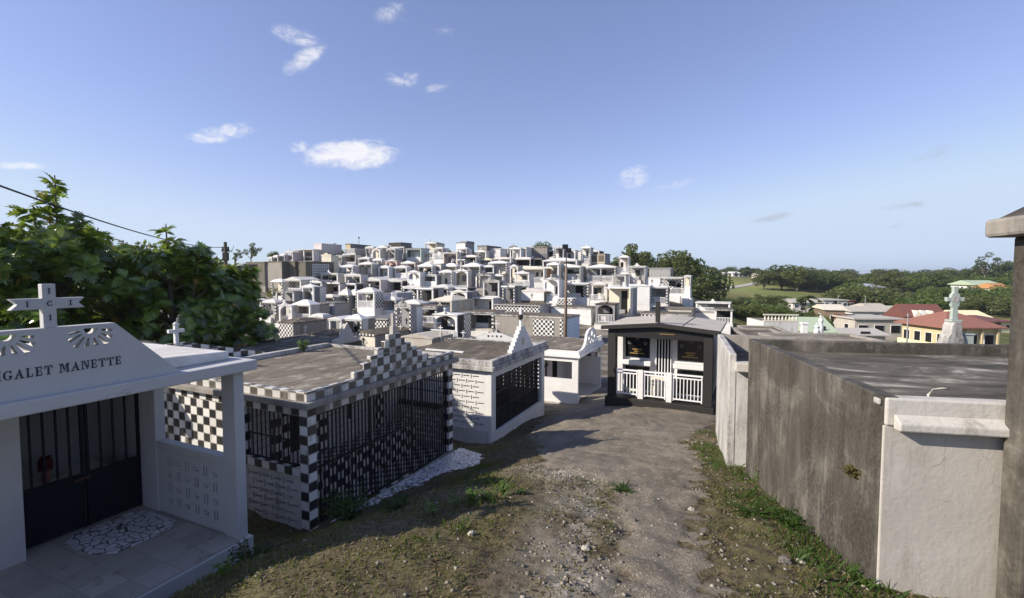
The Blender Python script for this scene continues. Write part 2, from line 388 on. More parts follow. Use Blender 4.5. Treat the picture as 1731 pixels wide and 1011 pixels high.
# ------------------------------------------------------------------ 1  white tomb with the stencilled name
def tomb_named():
    t = thing('porch_tomb', 'white porch tomb with sun-ray gable, blue stencilled name and dark iron gate', 'tomb', (-3.37, 5.6, -.26), LRZ)
    c = -1.65
    MB().box(-3.45, -.06, -.8, .16, 3.1, 0).build('plinth', 'porch_white', t, bevel=.01)
    MB().box(-3.2, -.03, .001, .0, 2.05, .012).build('floor', 'floor_tile', t)
    MB().prism([(-.93, 1.25), (-.78, 1.02), (-.2, 1.02), (-.06, 1.16), (-.06, 1.8), (-.2, 1.95), (-.80, 1.95), (-.95, 1.8)], .013, .022, 'z').build('floor_mosaic', 'mosaic_large', t)
    for x in (0, -3.43): MB().box(x, 0, 0, x + .13, .24, 2.09).build('post', 'porch_white', t, bevel=.008)
    MB().box(0, 1.66, 0, .13, 2.0, 2.09).build('pilaster', 'porch_white', t, bevel=.008)
    MB().box(-1.75, 1.8, 0, -1.285, 2.1, 2.09).build('pilaster', 'porch_white', t, bevel=.008)
    MB().box(0.0, 2.003, 0, .127, 3.0, 2.09).build('wall', 'porch_white', t); MB().box(-3.43, 1.8, 0, -3.3, 3.0, 2.09).build('wall', 'porch_white', t); MB().box(-3.29, 1.9, 0, -1.76, 2.0, 2.09).build('front_wall', 'porch_white', t); MB().box(-3.29, 2.85, 0, -.003, 3.0, 2.09).build('rear_wall', 'inner_wall_dimmed', t)
    holes = []
    for r in range(4):
        for k in range(6):
            y = .40 + k * .19; z = .14 + r * .18
            if (r + k) % 2: holes.append(rect(y, z + .03, y + .1, z + .09))
            else: holes += [rect(y + .005, z, y + .03, z + .13), rect(y + .06, z, y + .085, z + .13)]
    panel_x('side_panel', rect(.24, .012, 1.66, .92), holes, .02, .10, 'porch_white', t)
    MB().box(.0, .243, .92, .129, 1.657, 1.0).build('side_rail', 'porch_white', t, bevel=.01)
    MB().box(-3.6, -.11, 2.09, .24, 3.15, 2.215).build('roof_slab', 'porch_white', t, bevel=.012)
    MB().prism([(-3.3, 2.215), (.09, 2.215), (.09, 2.32), (c, 2.40), (-3.3, 2.32)], .2, 3.05).build('roof', 'roof_white', t, bevel=.02)
    out = [(c - 1.05, 2.215), (c + 1.05, 2.215), (c + .47, 2.80), (c - .47, 2.80)]
    holes = []
    for cx in (c - .28, c + .28):
        zt = 2.755
        holes.append(disc(cx, zt + .012, .055, 9, math.pi, 2 * math.pi))
        for a in (-172, -151, -128, -104, -76, -52, -29, -8):
            a_ = R(a); dx, dz = math.cos(a_), math.sin(a_)
            ro = min(.165 / max(abs(dx), 1e-3), .155 / max(abs(dz), 1e-3)); ri = .082
            w0, w1 = .007, .019 if abs(dx) < .9 else .014
            nx, nz = -dz, dx
            holes.append([(cx + dx * ri + nx * w0, zt + dz * ri + nz * w0), (cx + dx * ro + nx * w1, zt + dz * ro + nz * w1), (cx + dx * ro - nx * w1, zt + dz * ro - nz * w1), (cx + dx * ri - nx * w0, zt + dz * ri - nz * w0)])
    link_mesh('gable', pierced(out, holes, 0, .11), 'porch_white', t)
    mb = MB(); x = lettering(MB(), 'IGALET MANETTE', 0, 0, .08, 0, .01)
    x = lettering(mb, 'IGALET', -2.005, 2.39, .08, -.004, .01, w=.865 / x); mb.build('lettering', 'ink', t)
    mb = MB(); lettering(mb, 'MANETTE', x + .035, 2.39, .08, -.004, .01, w=(-1.13 - x - .035) / lettering(MB(), 'MANETTE', 0, 0, .08, 0, .01)); mb.build('lettering', 'ink', t)
    cr = MB(); a0, a1, h, zc = 2.966, 3.060, .046, 2.80
    cr.prism([(c - .046, zc), (c + .046, zc), (c + .046, a0), (c + .25, a0), (c + .205, (a0 + a1) / 2), (c + .25, a1), (c + .046, a1), (c + .046, 3.185), (c - .046, 3.185), (c - .046, a1), (c - .25, a1), (c - .205, (a0 + a1) / 2), (c - .25, a0), (c - .046, a0)], .015, .085)
    cross = cr.build('cross', 'porch_white', t, bevel=.004)
    for ch, x, z in (('I', 0, 3.10), ('C', 0, 2.99), ('I', 0, 2.865), ('I', -.145, 2.99), ('I', .145, 2.99)):
        wd = GLYPH[ch][0] * .048; mb = MB(); lettering(mb, ch, c + x - wd / 2, z, .048, .009, .02); mb.build('letter', 'ink', cross)
    for x0, x1 in ((-1.27, -.63), (-.61, -.005)):
        g = MB(); bars(g, x0 + .02, x1 - .02, .72, 2.0, 2.04, .13, .010); g.box(x0, 2.02, .03, x0 + .03, 2.06, 2.06); g.box(x1 - .03, 2.02, .03, x1, 2.06, 2.06)
        g.box(x0 + .03, 2.028, .04, x1 - .03, 2.05, .70)
        gate = g.build('gate_leaf', 'navy_iron', t)
        if x0 < -1: MB().box(x1 - .12, 1.985, .66, x1 + .03, 2.018, .685).build('latch', 'rust_iron', gate)
    v = thing('flower_vase', 'dark red flowers in a vase inside the white tomb, behind its iron gate', 'vase', t.matrix_basis @ Vector((-.85, 2.45, .62)), 0)
    MB().lathe([(.03, 0), (.05, .05), (.04, .12), (.055, .16)], seg=10).build('vase', 'clay', v)
    mb = MB()
    for i in range(20):
        a = rnd.uniform(0, 6.28); r = rnd.uniform(0, .065); z = .17 + rnd.uniform(0, .14)
        mb.box(r * math.cos(a) - .018, r * math.sin(a) - .018, z, r * math.cos(a) + .018, r * math.sin(a) + .018, z + .03)
    mb.box(-.05, -.05, .15, .05, .05, .30); mb.build('flowers', 'flower', v)
    MB().box(-2.6, 2.3, 0, -.2, 2.84, .61).build('tomb_chest', 'white_dirty', t)
    resize(t, 1.2); resize(v, 1.2); p = P(9, 967, 5.14 * 1.2)
    mb = MB(); mb.lathe([(.035, 0), (.045, .02), (.043, .07), (.03, .085), (.012, .1)], seg=12)
    tag(mb.build('votive_lamp', 'red_plastic', None, (p.x, p.y, 3 - 3.245 * 1.2)), 'small red plastic votive lamp on the porch floor at the far left', 'lamp')
    return t
tomb_named()
CTRL += [(-4.0, 7.2, -1.3), (-4.55, 5.75, -1.28), (-5.2, 4.2, -1.1), (-6.2, 2.2, -.6), (-3.8, 7.6, -1.4), (-7, 6, -1.3), (-9, 8, -1.4), (-3.6, 5.3, -.62), (-3.35, 6.3, -.98)]

# ------------------------------------------------------------------ 2  chequered tomb
def tomb_chequered():
    t = thing('chequered_tomb', 'large tomb of black and white tiles with stepped tiled gable and barred front', 'tomb', (-3.6, 8.1, -1.46), LRZ)
    W, D, PD = 4.8, 4.4, 1.7
    MB().box(-.03, -.05, -1.0, W + .03, D, -.27).build('plinth', 'concrete', t)
    MB().box(.1, .1, -.269, W - .1, PD, -.25).build('floor', 'checker_square', t)
    mb = MB(); mb.box(-.13, -.13, 2.13, W + .13, D + .1, 2.245); mb.build('roof_slab', 'concrete', t, bevel=.015)
    MB().box(.1, .1, 2.25, W - .1, D, 2.29).build('roof', 'roof_mid', t)
    mb = MB(); mb.box(-.03, -.03, 2.245, W + .03, .09, 2.42); mb.box(-.03, .092, 2.245, .09, D, 2.41); mb.build('parapet', 'checker_faded', t, bevel=.006, uvoff=(.03, -2.21))
    mb = MB(); mb.box(W - .08, .1, 2.25, W + .03, D, 2.36); mb.box(.1, D - .1, 2.25, W - .09, D + .08, 2.40); mb.build('rear_parapet', 'white_old', t, bevel=.01)
    st = MB(); hw = [1.25, 1.0, .78, .56, .34, .2]
    for i, w in enumerate(hw): st.box(W / 2 - w, -.028 + .001 * i, 2.421 + i * .125, W / 2 + w, .095 - .001 * i, 2.421 + (i + 1) * .125)
    st.build('stepped_gable', 'checker_faded', t, bevel=.012, uvoff=(.0, -2.21))
    mb = MB(); mb.box(W / 2 - .06, -.01, 3.16, W / 2 + .06, .09, 3.34); mb.box(W / 2 - .035, .0, 3.34, W / 2 + .035, .07, 3.62); mb.build('finial', 'concrete_pale', t, bevel=.006)
    MB().box(.205, .0, 1.96, W - .205, .16, 2.129).build('lintel', 'checker_faded', t, uvoff=(0, -1.96))
    MB().box(.0, .205, 1.96, .16, D, 2.129).build('lintel', 'checker', t, uvoff=(.2, -1.96))
    for x, y in ((0, 0), (W - .2, 0), (0, PD)): MB().box(x, y, -.6, x + .2, y + .2, 2.13).build('column', 'checker', t, bevel=.004, uvoff=(-x if y == 0 else 0, -2.13))
    holes = []
    for r in range(6):
        for k in range(5):
            y = .30 + k * .31 + (.12 if r % 2 else 0); z = -.05 + r * .145
            if y + .2 < 1.64: holes.append(rect(y, z, y + .21, z + .055))
            if y + .26 < 1.64: holes.append(rect(y + .235, z - .035, y + .28, z + .085))
    for x, nm in ((.03, 'lattice_wall'), (W - .16, 'lattice_wall')):
        panel_x(nm, rect(.2, -.5, PD, .85), holes, x, x + .11, 'white_dirty', t)
    MB().box(-.002, .202, .85, .17, PD - .002, 1.0).build('sill', 'checker', t, uvoff=(.0, -.85))
    MB().box(W - .18, .202, .85, W - .01, PD - .002, .95).build('sill', 'charcoal', t)
    MB().box(.0, PD + .202, -.6, .15, D, 1.958).build('side_wall', 'checker', t, uvoff=(.1, -1.96))
    mb = MB(); mb.box(W - .15, PD, -.6, W, D, 2.128); mb.box(.15, D - .15, -.6, W - .152, D, 2.128); mb.build('rear_wall', 'white_old', t)
    g = MB(); bars(g, .24, PD - .03, 1.02, 1.94, .09, .115, .009, 'y', (1.45,)); g.build('side_grille', 'iron', t)
    g = MB(); bars(g, .24, PD - .03, .97, 1.94, W - .09, .14, .009, 'y', (1.3, 1.6)); g.build('side_grille', 'iron', t)
    for x0, x1, zb in ((.22, 1.66, -.06), (1.68, 3.1, -.16), (3.12, 4.58, -.25)):
        g = MB(); bars(g, x0 + .02, x1 - .02, zb, 1.93, .08, .098, .0125, 'x', (.95,)); g.box(x0 - .012, .06, .02, x0 + .02, .10, 1.955); g.box(x1 - .02, .06, .02, x1 + .012, .10, 1.955)
        g.build('gate_panel', 'iron', t)
    MB().box(.152, PD, 0, W - .152, PD + .12, 2.125).build('vault_front', 'white_tile', t)
    MB().box(.9, PD - .02, .7, 1.6, PD - .001, 1.95).build('vault_door', 'charcoal', t)
    for x in (.6, 1.62, 3.7): MB().box(x, PD - .06, 0, x + .4, PD - .003, 2.12).build('tiled_pilaster', 'checker', t)
    mb = MB(); latin_cross(mb, 2.75, .95, .75, .42, .1, PD - .03, PD - .001); mb.build('wall_cross', 'black_paint', t)
    MB().box(.35, PD - .75, -.249, 4.4, PD - .065, .45).build('tomb_chest', 'checker', t, bevel=.005)
    m0, m1 = .1, 5.1
    ap = MB(); ap.faces([(m0, -.06, -.10), (m1, -.06, -.30), (m1, -1.0, -.42), (m0, -.8, -.16), (m0, -.06, -.3), (m1, -.06, -.6), (m1, -1.0, -.62), (m0, -.8, -.36)], [(0, 1, 2, 3), (4, 7, 6, 5), (3, 2, 6, 7), (1, 5, 6, 2), (0, 3, 7, 4), (0, 4, 5, 1)])
    ap.build('mosaic_apron', 'mosaic', t)
    MB().faces([(2.35, -.5, -.235), (2.75, -.5, -.252), (2.75, -.86, -.288), (2.35, -.86, -.272)], [(0, 1, 2, 3)]).build('white_slab', 'white_clean', t)
    return t
tomb_chequered()
CTRL += [(-3.75, 7.9, -1.55), (-2.9, 8.6, -1.55), (-1.4, 12.3, -1.86), (-5.2, 8.9, -1.5), (-1.0, 11.8, -1.9), (-2.2, 9.0, -1.5), (-6.8, 9.5, -1.5), (-8, 11, -1.6), (-1.7, 9.7, -1.55)]

# ------------------------------------------------------------------ 3  white lattice tomb with stepped gable
def tomb_lattice():
    t = thing('lattice_tomb', 'white tomb with slotted lattice side wall, black iron gate and white stepped gable', 'tomb', (-.565, 12.6, -1.55), LRZ)
    W, D = 4.1, 3.6
    holes = []
    for r in range(10):
        z = .40 + r * .148
        for k in range(5):
            y = .24 + k * .30 + (.15 if r % 2 else 0)
            if y + .19 < 1.72: holes.append(rect(y, z, y + .2, z + .036))
            if y + .27 < 1.72: holes.append(rect(y + .225, z - .045, y + .262, z + .065))
    panel_x('lattice_wall', rect(.1, .27, 1.8, 1.9), holes, .02, .11, 'white_paint', t)
    mb = MB(); mb.box(0, .102, -.7, .14, 3.5, .268); mb.box(0, 1.802, .27, .14, 3.5, 1.95); mb.box(.0, .102, 1.902, .14, 1.8, 1.95); mb.box(.142, 3.38, -.7, W - .142, 3.5, 1.95); mb.box(W - .14, 1.7, -.7, W, 3.5, 1.95); mb.box(W - .14, .102, -.7, W, 1.698, .5)
    mb.build('wall', 'white_dirty', t)
    sq = [rect(.16 + k * .17, .55 + r * .135, .16 + k * .17 + .08, .55 + r * .135 + .07) for k in range(9) for r in range(10)]
    panel_x('pierced_wall', rect(.1, .5, 1.698, 1.95), sq, W - .11, W - .02, 'white_dirty', t)
    link_mesh('front_frame', pierced(rect(0, -.7, W, 1.95), [rect(.27, .16, W - .27, 1.74)], 0, .1), 'white_paint', t)
    for x0, x1 in ((.28, 1.42), (1.44, 2.62), (2.64, W - .28)):
        g = MB(); bars(g, x0 + .02, x1 - .02, .18, 1.72, .16, .085, .011, 'x', (.7, 1.2)); g.build('gate_panel', 'iron', t)
    MB().box(.15, .15, 0, W - .15, 3.37, .02).build('floor', 'concrete', t)
    mb = MB(); mb.box(.15, 1.9, .02, W - .15, 2.0, 1.95); mb.build('vault_front', 'concrete_grey', t)
    MB().box(.5, 1.2, .021, W - .5, 1.89, .5).build('tomb_chest', 'charcoal', t)
    MB().box(-.14, -.14, 1.95, W + .14, D + .1, 2.08).build('roof_slab', 'white_stained', t, bevel=.015)
    mb = MB(); mb.box(-.08, -.08, 2.08, W + .08, .1, 2.24); mb.box(-.08, .101, 2.08, .1, D, 2.22); mb.box(W - .1, .101, 2.08, W + .08, D, 2.16); mb.build('parapet', 'white_stained', t, bevel=.015)
    MB().box(.101, .102, 2.081, W - .101, D, 2.14).build('roof', 'roof_dark', t)
    st = MB(); c = 2.05; n = 7
    pts = []
    for i in range(n): w = .82 - i * .11; pts += [(c + w, 2.24 + i * .105), (c + w, 2.24 + (i + 1) * .105)]
    pl = pts + [(2 * c - x, z) for x, z in reversed(pts)]
    st.prism(pl, -.06, .09); st.build('stepped_gable', 'white_paint', t, bevel=.008)
    MB().box(c - .09, -.075, 2.4, c + .09, -.061, 2.62).build('gable_plaque', 'beige', t)
    mb = MB(); mb.box(c - .04, -.02, 2.97, c + .04, .06, 3.55); mb.build('finial', 'white_clean', t, bevel=.005)
    mb = MB(); mb.box(c - .1, -.025, 3.18, c + .1, .065, 3.34); mb.build('finial_plate', 'charcoal', t, bevel=.02)
    MB().box(1.2, 1.6, 2.15, 1.3, 3.0, 2.19).build('roof_batten', 'white_clean', t)
    resize(t, 1.2)
    return t
tomb_lattice()
CTRL += [(-.75, 14.9, -2.5), (1.4, 19.4, -2.95), (.25, 15.9, -2.5), (.3, 13.2, -1.8), (-1.8, 15, -2.6)]

# ------------------------------------------------------------------ 4  open white tomb with scrolled parapet
def tomb_scroll():
    t = thing('open_tomb', 'low white open tomb with a scrolled ring parapet beside the black tomb', 'tomb', (2.35, 16.5, -1.72), LRZ)
    W, D = 3.4, 3.2
    mb = MB(); mb.box(-.03, -.03, -.6, W, D, .12); mb.build('plinth', 'concrete_pale', t, bevel=.01)
    panel_x('side_wall', rect(0, .12, D, 1.78), [rect(.22, .98, 2.2, 1.62)], 0, .12, 'white_clean', t)
    MB().box(W - .12, .0, .12, W, D, 1.3).build('side_wall', 'white_paint', t)
    MB().box(W - .121, .14, 1.3, W + .001, 1.9, 1.5).build('tile_band', 'checker_square', t, uvoff=(0, -.9))
    for y in (0, .8, 1.5): MB().box(W - .12, y, 1.501, W, y + .12, 1.78).build('post', 'white_paint', t)
    MB().box(.121, 1.5, .12, W - .121, 1.6, 1.78).build('vault_front', 'palepink', t)
    mb = MB(); latin_cross(mb, .75, .85, .6, .4, .12, 1.47, 1.499); mb.build('wall_cross', 'black_paint', t)
    MB().box(1.5, 1.47, .3, 2.0, 1.499, 1.7).build('vault_door', 'dark_void', t)
    MB().box(-.1, -.1, 1.78, W + .1, D + .1, 1.9).build('roof_slab', 'white_clean', t, bevel=.01)
    mb = MB(); mb.box(-.05, -.05, 1.9, W + .05, D + .05, 2.02); mb.build('roof_edge', 'white_paint', t, bevel=.01)
    MB().box(.03, .08, 2.021, W - .03, D - .03, 2.04).build('roof', 'roof_mid', t)
    pts = [(.35, 2.02)]
    for i in range(1, 9): a = i / 8 * math.pi / 2; pts.append((.35 + .75 * math.sin(a) * .9, 2.02 + .45 * (1 - math.cos(a))))
    pts += [(1.25, 2.62), (1.7, 2.7), (2.15, 2.62)]
    pts = pts + [(3.4 - x, z) for x, z in reversed(pts[:9])]
    holes = [disc(1.3, 2.35, .09), disc(1.7, 2.5, .12), disc(2.1, 2.35, .09), disc(1.5, 2.18, .07), disc(1.9, 2.18, .07), disc(1.7, 2.25, .06), disc(1.03, 2.16, .05), disc(2.37, 2.16, .05)]
    link_mesh('scroll_gable', pierced(pts, holes, -.04, .05), 'white_clean', t)
    rings = MB()
    for k in range(5):
        cx = 2.62 + k * .17
        o = disc(cx, 2.13, .085, 14); i = disc(cx, 2.13, .045, 14)
        for q in range(14):
            w = (q + 1) % 14
            rings.prism([o[q], o[w], i[w], i[q]], -.03, .04)
    rings.build('ring_parapet', 'white_clean', t)
    resize(t, 1.35)
    return t
tomb_scroll()
CTRL += [(3.1, 22.1, -3.28), (5.2, 26.3, -3.4), (2.2, 22.9, -3.35)]

# ------------------------------------------------------------------ 5  black tomb with white railings
def tomb_black():
    t = thing('black_tomb', 'black and white family tomb with grey gabled roof and white railings at the path end', 'tomb', (3.2, 15.5, -1.32), R(-27.5))
    W, D = 3.23, 3.3
    MB().box(-.06, -.1, -.7, W + .06, D, .3).build('plinth', 'charcoal', t, bevel=.01)
    for x in (0, W - .26): MB().box(x, 0, .3, x + .26, .24, 2.42).build('post', 'charcoal', t, bevel=.006)
    MB().prism([(0, 2.3), (W, 2.3), (W, 2.56), (W / 2, 2.73), (0, 2.56)], .015, .225).build('gable_beam', 'black_paint', t, bevel=.005)
    c = W / 2
    MB().prism([(-.2, 2.53), (c, 2.69), (W + .2, 2.53), (W + .2, 2.65), (c, 2.82), (-.2, 2.65)], -.16, .0).build('fascia', 'charcoal', t, bevel=.006)
    MB().prism([(-.2, 2.565), (c, 2.715), (W + .2, 2.565), (W + .2, 2.655), (c, 2.825), (-.2, 2.655)], .001, D + .1).build('roof', 'roof_grey', t, bevel=.006)
    mb = MB(); mb.box(W * .5 + .72, .02, 2.70, W * .5 + .745, D, 2.765); mb.box(c, 1.3, 2.78, c + .02, 1.32, 2.833); mb.build('roof_seam', 'charcoal', t)
    mb = MB(); mb.box(c - .065, -.12, 2.84, c + .065, .0, 3.5); mb.build('cross_post', 'charcoal', t, bevel=.006)
    mb = MB(); mb.box(.1, 1.0, .3, W - .1, D - .05, 2.5); mb.build('vault', 'white_clean', t)
    MB().box(.12, .80, .3, .3, .999, 2.5).build('side_pilaster', 'white_clean', t)
    for x0, x1 in ((.36, 1.18), (2.08, 2.9)):
        for z0, z1 in ((1.5, 2.36), (.42, 1.18)):
            pl = MB().box(x0, .95, z0, x1, .999, z1).build('plaque', 'granite', t, bevel=.006)
            if z0 > 1:
                for r, (a, b) in enumerate(((.24, .58), (.3, .52), (.16, .66))):
                    x = x0 + a; g = MB(); g.box(x, .947, z0 + .275 - r * .07, x0 + b, .949, z0 + .281 - r * .07)
                    while x < x0 + b - .03:
                        w = rnd.choice((.022, .03, .016)); g.box(x, .946, z0 + .26 - r * .07, x + w, .9495, z0 + .295 - r * .07); x += w + .012
                    g.build('gilt_line', 'gold', pl)
                g = MB(); o = disc((x0 + x1) / 2, z1 - .2, .07, 10); g.prism(o, .943, .9495); g.build('emblem', 'bark', pl)
                for xx in (x0 + .14, x1 - .14):
                    g = MB(); o = disc(xx, z0 + .5, .055, 12); i = disc(xx, z0 + .5, .04, 12)
                    for q in range(12): g.prism([o[q], o[(q + 1) % 12], i[(q + 1) % 12], i[q]], .93, .9495)
                    g.build('ring', 'concrete_grey', pl)
        MB().box(x0 - .1, .72, 1.26, x1 + .08, .998, 1.42).build('ledge', 'white_clean', t, bevel=.02)
    MB().box(1.38, .96, .9, 1.9, .997, 2.4).build('doorway', 'dark_void', t)
    g = MB(); bars(g, 1.4, 1.88, .92, 2.38, .93, .095, .014); g.build('door_bars', 'white_metal', t)
    MB().box(1.3, .55, .301, 1.92, .94, .95).build('altar', 'cream', t, bevel=.01)
    for x0 in (.99, 1.88): MB().box(x0, .03, .3, x0 + .17, .14, 1.24).build('railing_post', 'white_clean', t, bevel=.006)
    for x0, x1 in ((.27, .98), (1.17, 1.87), (2.06, 2.96)):
        g = MB(); bars(g, x0 + .03, x1 - .03, .42, 1.1, .085, .105, .013); g.box(x0, .055, 1.18, x1, .115, 1.225)
        g.box(x0 + .012, .07, .36, x0 + .045, .1, 1.18); g.box(x1 - .045, .07, .36, x1 - .012, .1, 1.18); g.build('railing', 'white_metal', t)
    g = MB(); x = c + .05; g.box(x, .012, 2.465, c + .5, .0142, 2.47)
    while x < c + .5:
        w = rnd.choice((.02, .03, .015)); g.box(x, .010, 2.455, x + w, .0145, 2.48); x += w + .022
    g.build('gilt_lettering', 'gold', t)
    resize(t, 1.2)
    return t
tomb_black()
CTRL += [(3.7, 18.4, -2.2), (7.2, 16.8, -2.1), (6.0, 21.6, -2.3), (8.3, 20.4, -2.2)]

# ------------------------------------------------------------------ 6  right-hand tombs
def tomb_concrete():
    t = thing('concrete_tomb', 'big stained grey concrete tomb with flat sunken roof and white end, right of path', 'tomb', (3.45, 4.3, .09), R(-11))
    W, D, H = 5.0, 4.07, 1.785
    MB().box(0, .0, -1.6, .15, D, H).build('side_wall', 'concrete_wall', t, bevel=.018)
    MB().box(.151, D - .13, -1.6, W, D, H).build('rear_wall', 'concrete_wall', t, bevel=.015)
    MB().box(.003, -.03, -1.6, W, -.001, 1.52).build('end_wall', 'render_end', t, bevel=.012)
    MB().box(.012, -.045, 1.52, W, .0, H - .004).build('end_parapet', 'parapet_white', t, bevel=.018); MB().box(.151, .001, 1.3, W, .14, H - .012).build('end_rim', 'parapet_white', t, bevel=.015)
    MB().prism([(-.15, 1.50), (-.15, 1.575), (-.047, 1.64), (-.047, 1.50)], .07, W, 'x').build('ledge', 'parapet_white', t, bevel=.015)
    MB().prism([(.142, 1.25), (D - .131, 1.25), (D - .131, 1.60), (.142, 1.715)], .151, W, 'x').build('roof', 'roof_wet', t)
    mb = MB(); mb.box(-.03, .0, 1.70, .0, .10, 1.76); mb.build('rim_chip', 'white_old', t, bevel=.02)
    pts = [(.62, .42, 1.6), (.62, .42, 1.73), (.66, .42, 1.775), (.74, .43, 1.79), (.80, .43, 1.79)]
    MB().tube(pts, .011, 10).build('roof_pipe', 'concrete_pale', t, smooth=True)
    return t
tomb_concrete()
CTRL += [(3.3, 4.3, .06), (4.1, 8.3, -.55), (3.2, 2.5, .25)]
def tomb_rim():
    t = thing('stained_tomb', 'narrow whitewashed tomb with black mould streaks between grey tomb and black tomb', 'tomb', (4.1, 8.75, -.62), R(-20))
    W, D, H = 3.6, 3.1, 2.15
    MB().box(0, 0, -.9, .13, D, H).build('side_wall', 'white_old', t, bevel=.02)
    MB().box(.131, D - .12, -.9, W, D, H).build('rear_wall', 'concrete', t)
    MB().box(.131, .01, -.9, W, .14, 1.82).build('end_wall', 'white_old', t)
    MB().box(.10, -.14, 1.83, W, .139, 2.0).build('ledge', 'concrete_pale', t, bevel=.02)
    MB().box(.131, .141, 1.6, W, D - .121, 1.75).build('roof', 'roof_dark', t)
    return t
tomb_rim()
CTRL += [(3.95, 8.8, -.62), (5.0, 11.6, -1.0)]
def tomb_pillar():
    t = thing('grey_pillar', 'tall grey concrete pillar with projecting cornice at the right edge of photo', 'pillar', (4.27, 3.80, .05), R(-11))
    MB().box(0, 0, -1, 1.3, .25, 3.28).build('shaft', 'concrete_wall', t, bevel=.02)
    MB().box(-.15, -.10, 3.28, 1.45, .36, 3.44).build('cornice', 'concrete', t, bevel=.03)
    MB().prism([(-.1, 3.44), (1.4, 3.44), (1.4, 3.8), (.65, 3.95), (.12, 3.56)], -.06, .3).build('cap', 'concrete_wall', t, bevel=.02)
    return t
tomb_pillar()
# celtic cross on a stepped stone, behind the concrete tomb
def stone_cross():
    p = P(1610, 583, 10.5); t = thing('stone_cross', 'pale green weathered stone cross on a rough flared pedestal, in front of yellow house', 'cross', (p.x, p.y, p.z), R(-8))
    prof = [(.30, -.3), (.30, .0), (.25, .06), (.21, .22), (.16, .3), (.145, .5), (.11, .56), (.105, .60)]
    rings = []
    for w, z in prof: rings.append([(-w, -.16, z), (w * .7, -.16, z), (w * .7, .16, z), (-w, .16, z)])
    MB().loft(rings).build('pedestal', 'white_stained', t, bevel=.02)
    mb = MB(); mb.box(-.13, -.12, .601, .13, .12, .65); mb.build('cap_slab', 'verdigris', t, bevel=.01)
    zc = 1.17
    mb = MB(); mb.prism([(-.075, .65), (.075, .65), (.06, .95), (.09, 1.0), (.11, zc - .05), (.2, zc - .055), (.21, zc + .055), (.11, zc + .05), (.09, zc + .14), (.05, zc + .17), (.06, 1.5), (-.06, 1.5), (-.05, zc + .17), (-.09, zc + .14), (-.11, zc + .05), (-.21, zc + .055), (-.2, zc - .055), (-.11, zc - .05), (-.09, 1.0), (-.06, .95)], -.045, .045)
    cr = mb.build('cross', 'verdigris', t, bevel=.012)
    MB().prism(disc(0, zc, .08, 14), -.055, .055).build('boss', 'white_old', cr)
    MB().box(-.6, -.5, -2.2, .6, .6, -.301).build('base_block', 'concrete', t)
    mb = MB(); mb.box(.2, -.1, .0, .42, .14, .26); mb.box(.18, -.12, .261, .44, .16, .3); mb.build('urn_block', 'verdigris', t, bevel=.02)
    t.scale = (.88,) * 3
stone_cross()
# low tombs behind the chequered tomb
def tomb_brownroof():
    a, b = math.sin(AZ), math.cos(AZ)
    o = Vector((-3.6, 8.1, 0)) + Vector((-b, a, 0)) * 4.75 + Vector((a, b, 0)) * -.9
    t = thing('low_tomb', 'low tomb with brown hipped roof, chequered gable edge and little white cross, below the trees', 'tomb', (o.x, o.y, -1.5), LRZ)
    MB().box(0, 0, -1, 3.4, 3.6, 2.2).build('vault', 'concrete', t)
    MB().loft([[(-.1, .2, 2.2), (3.5, .2, 2.2), (3.5, 3.8, 2.2), (-.1, 3.8, 2.2)], [(1.5, 1.9, 2.85), (1.9, 1.9, 2.85), (1.9, 2.1, 2.85), (1.5, 2.1, 2.85)]]).build('roof', 'olive', t)
    MB().prism([(-.3, 2.2), (3.7, 2.2), (3.7, 2.42), (1.7, 2.95), (1.3, 2.95), (-.3, 2.55)], -.06, .06).build('tiled_gable', 'checker', t)
    mb = MB(); latin_cross(mb, 1.5, 2.95, .42, .34, .08, -.03, .05, .33); mb.lathe([(.05, 3.35), (.06, 3.4), (.01, 3.44)], (1.5, .01), 8)
    mb.build('cross', 'white_clean', t, bevel=.01)
    o2 = o + Vector((a, b, 0)) * 4.4
    t = thing('low_tomb', 'dark mouldy low tomb with a stepped concrete end ornament, behind the chequered tomb roof', 'tomb', (o2.x, o2.y, -1.55), LRZ)
    MB().box(0, .1, -1, 3.0, 3.0, 2.12).build('vault', 'concrete', t)
    MB().box(-.1, .0, 2.12, 3.1, 3.1, 2.3).build('roof_slab', 'roof_dark', t, bevel=.02)
    MB().prism([(1.9, 2.3), (2.9, 2.3), (2.9, 2.45), (2.7, 2.47), (2.62, 2.75), (2.4, 2.95), (2.25, 2.72), (2.2, 2.5), (1.9, 2.45)], .02, .2).build('end_ornament', 'concrete_pale', t, bevel=.015)
tomb_brownroof()
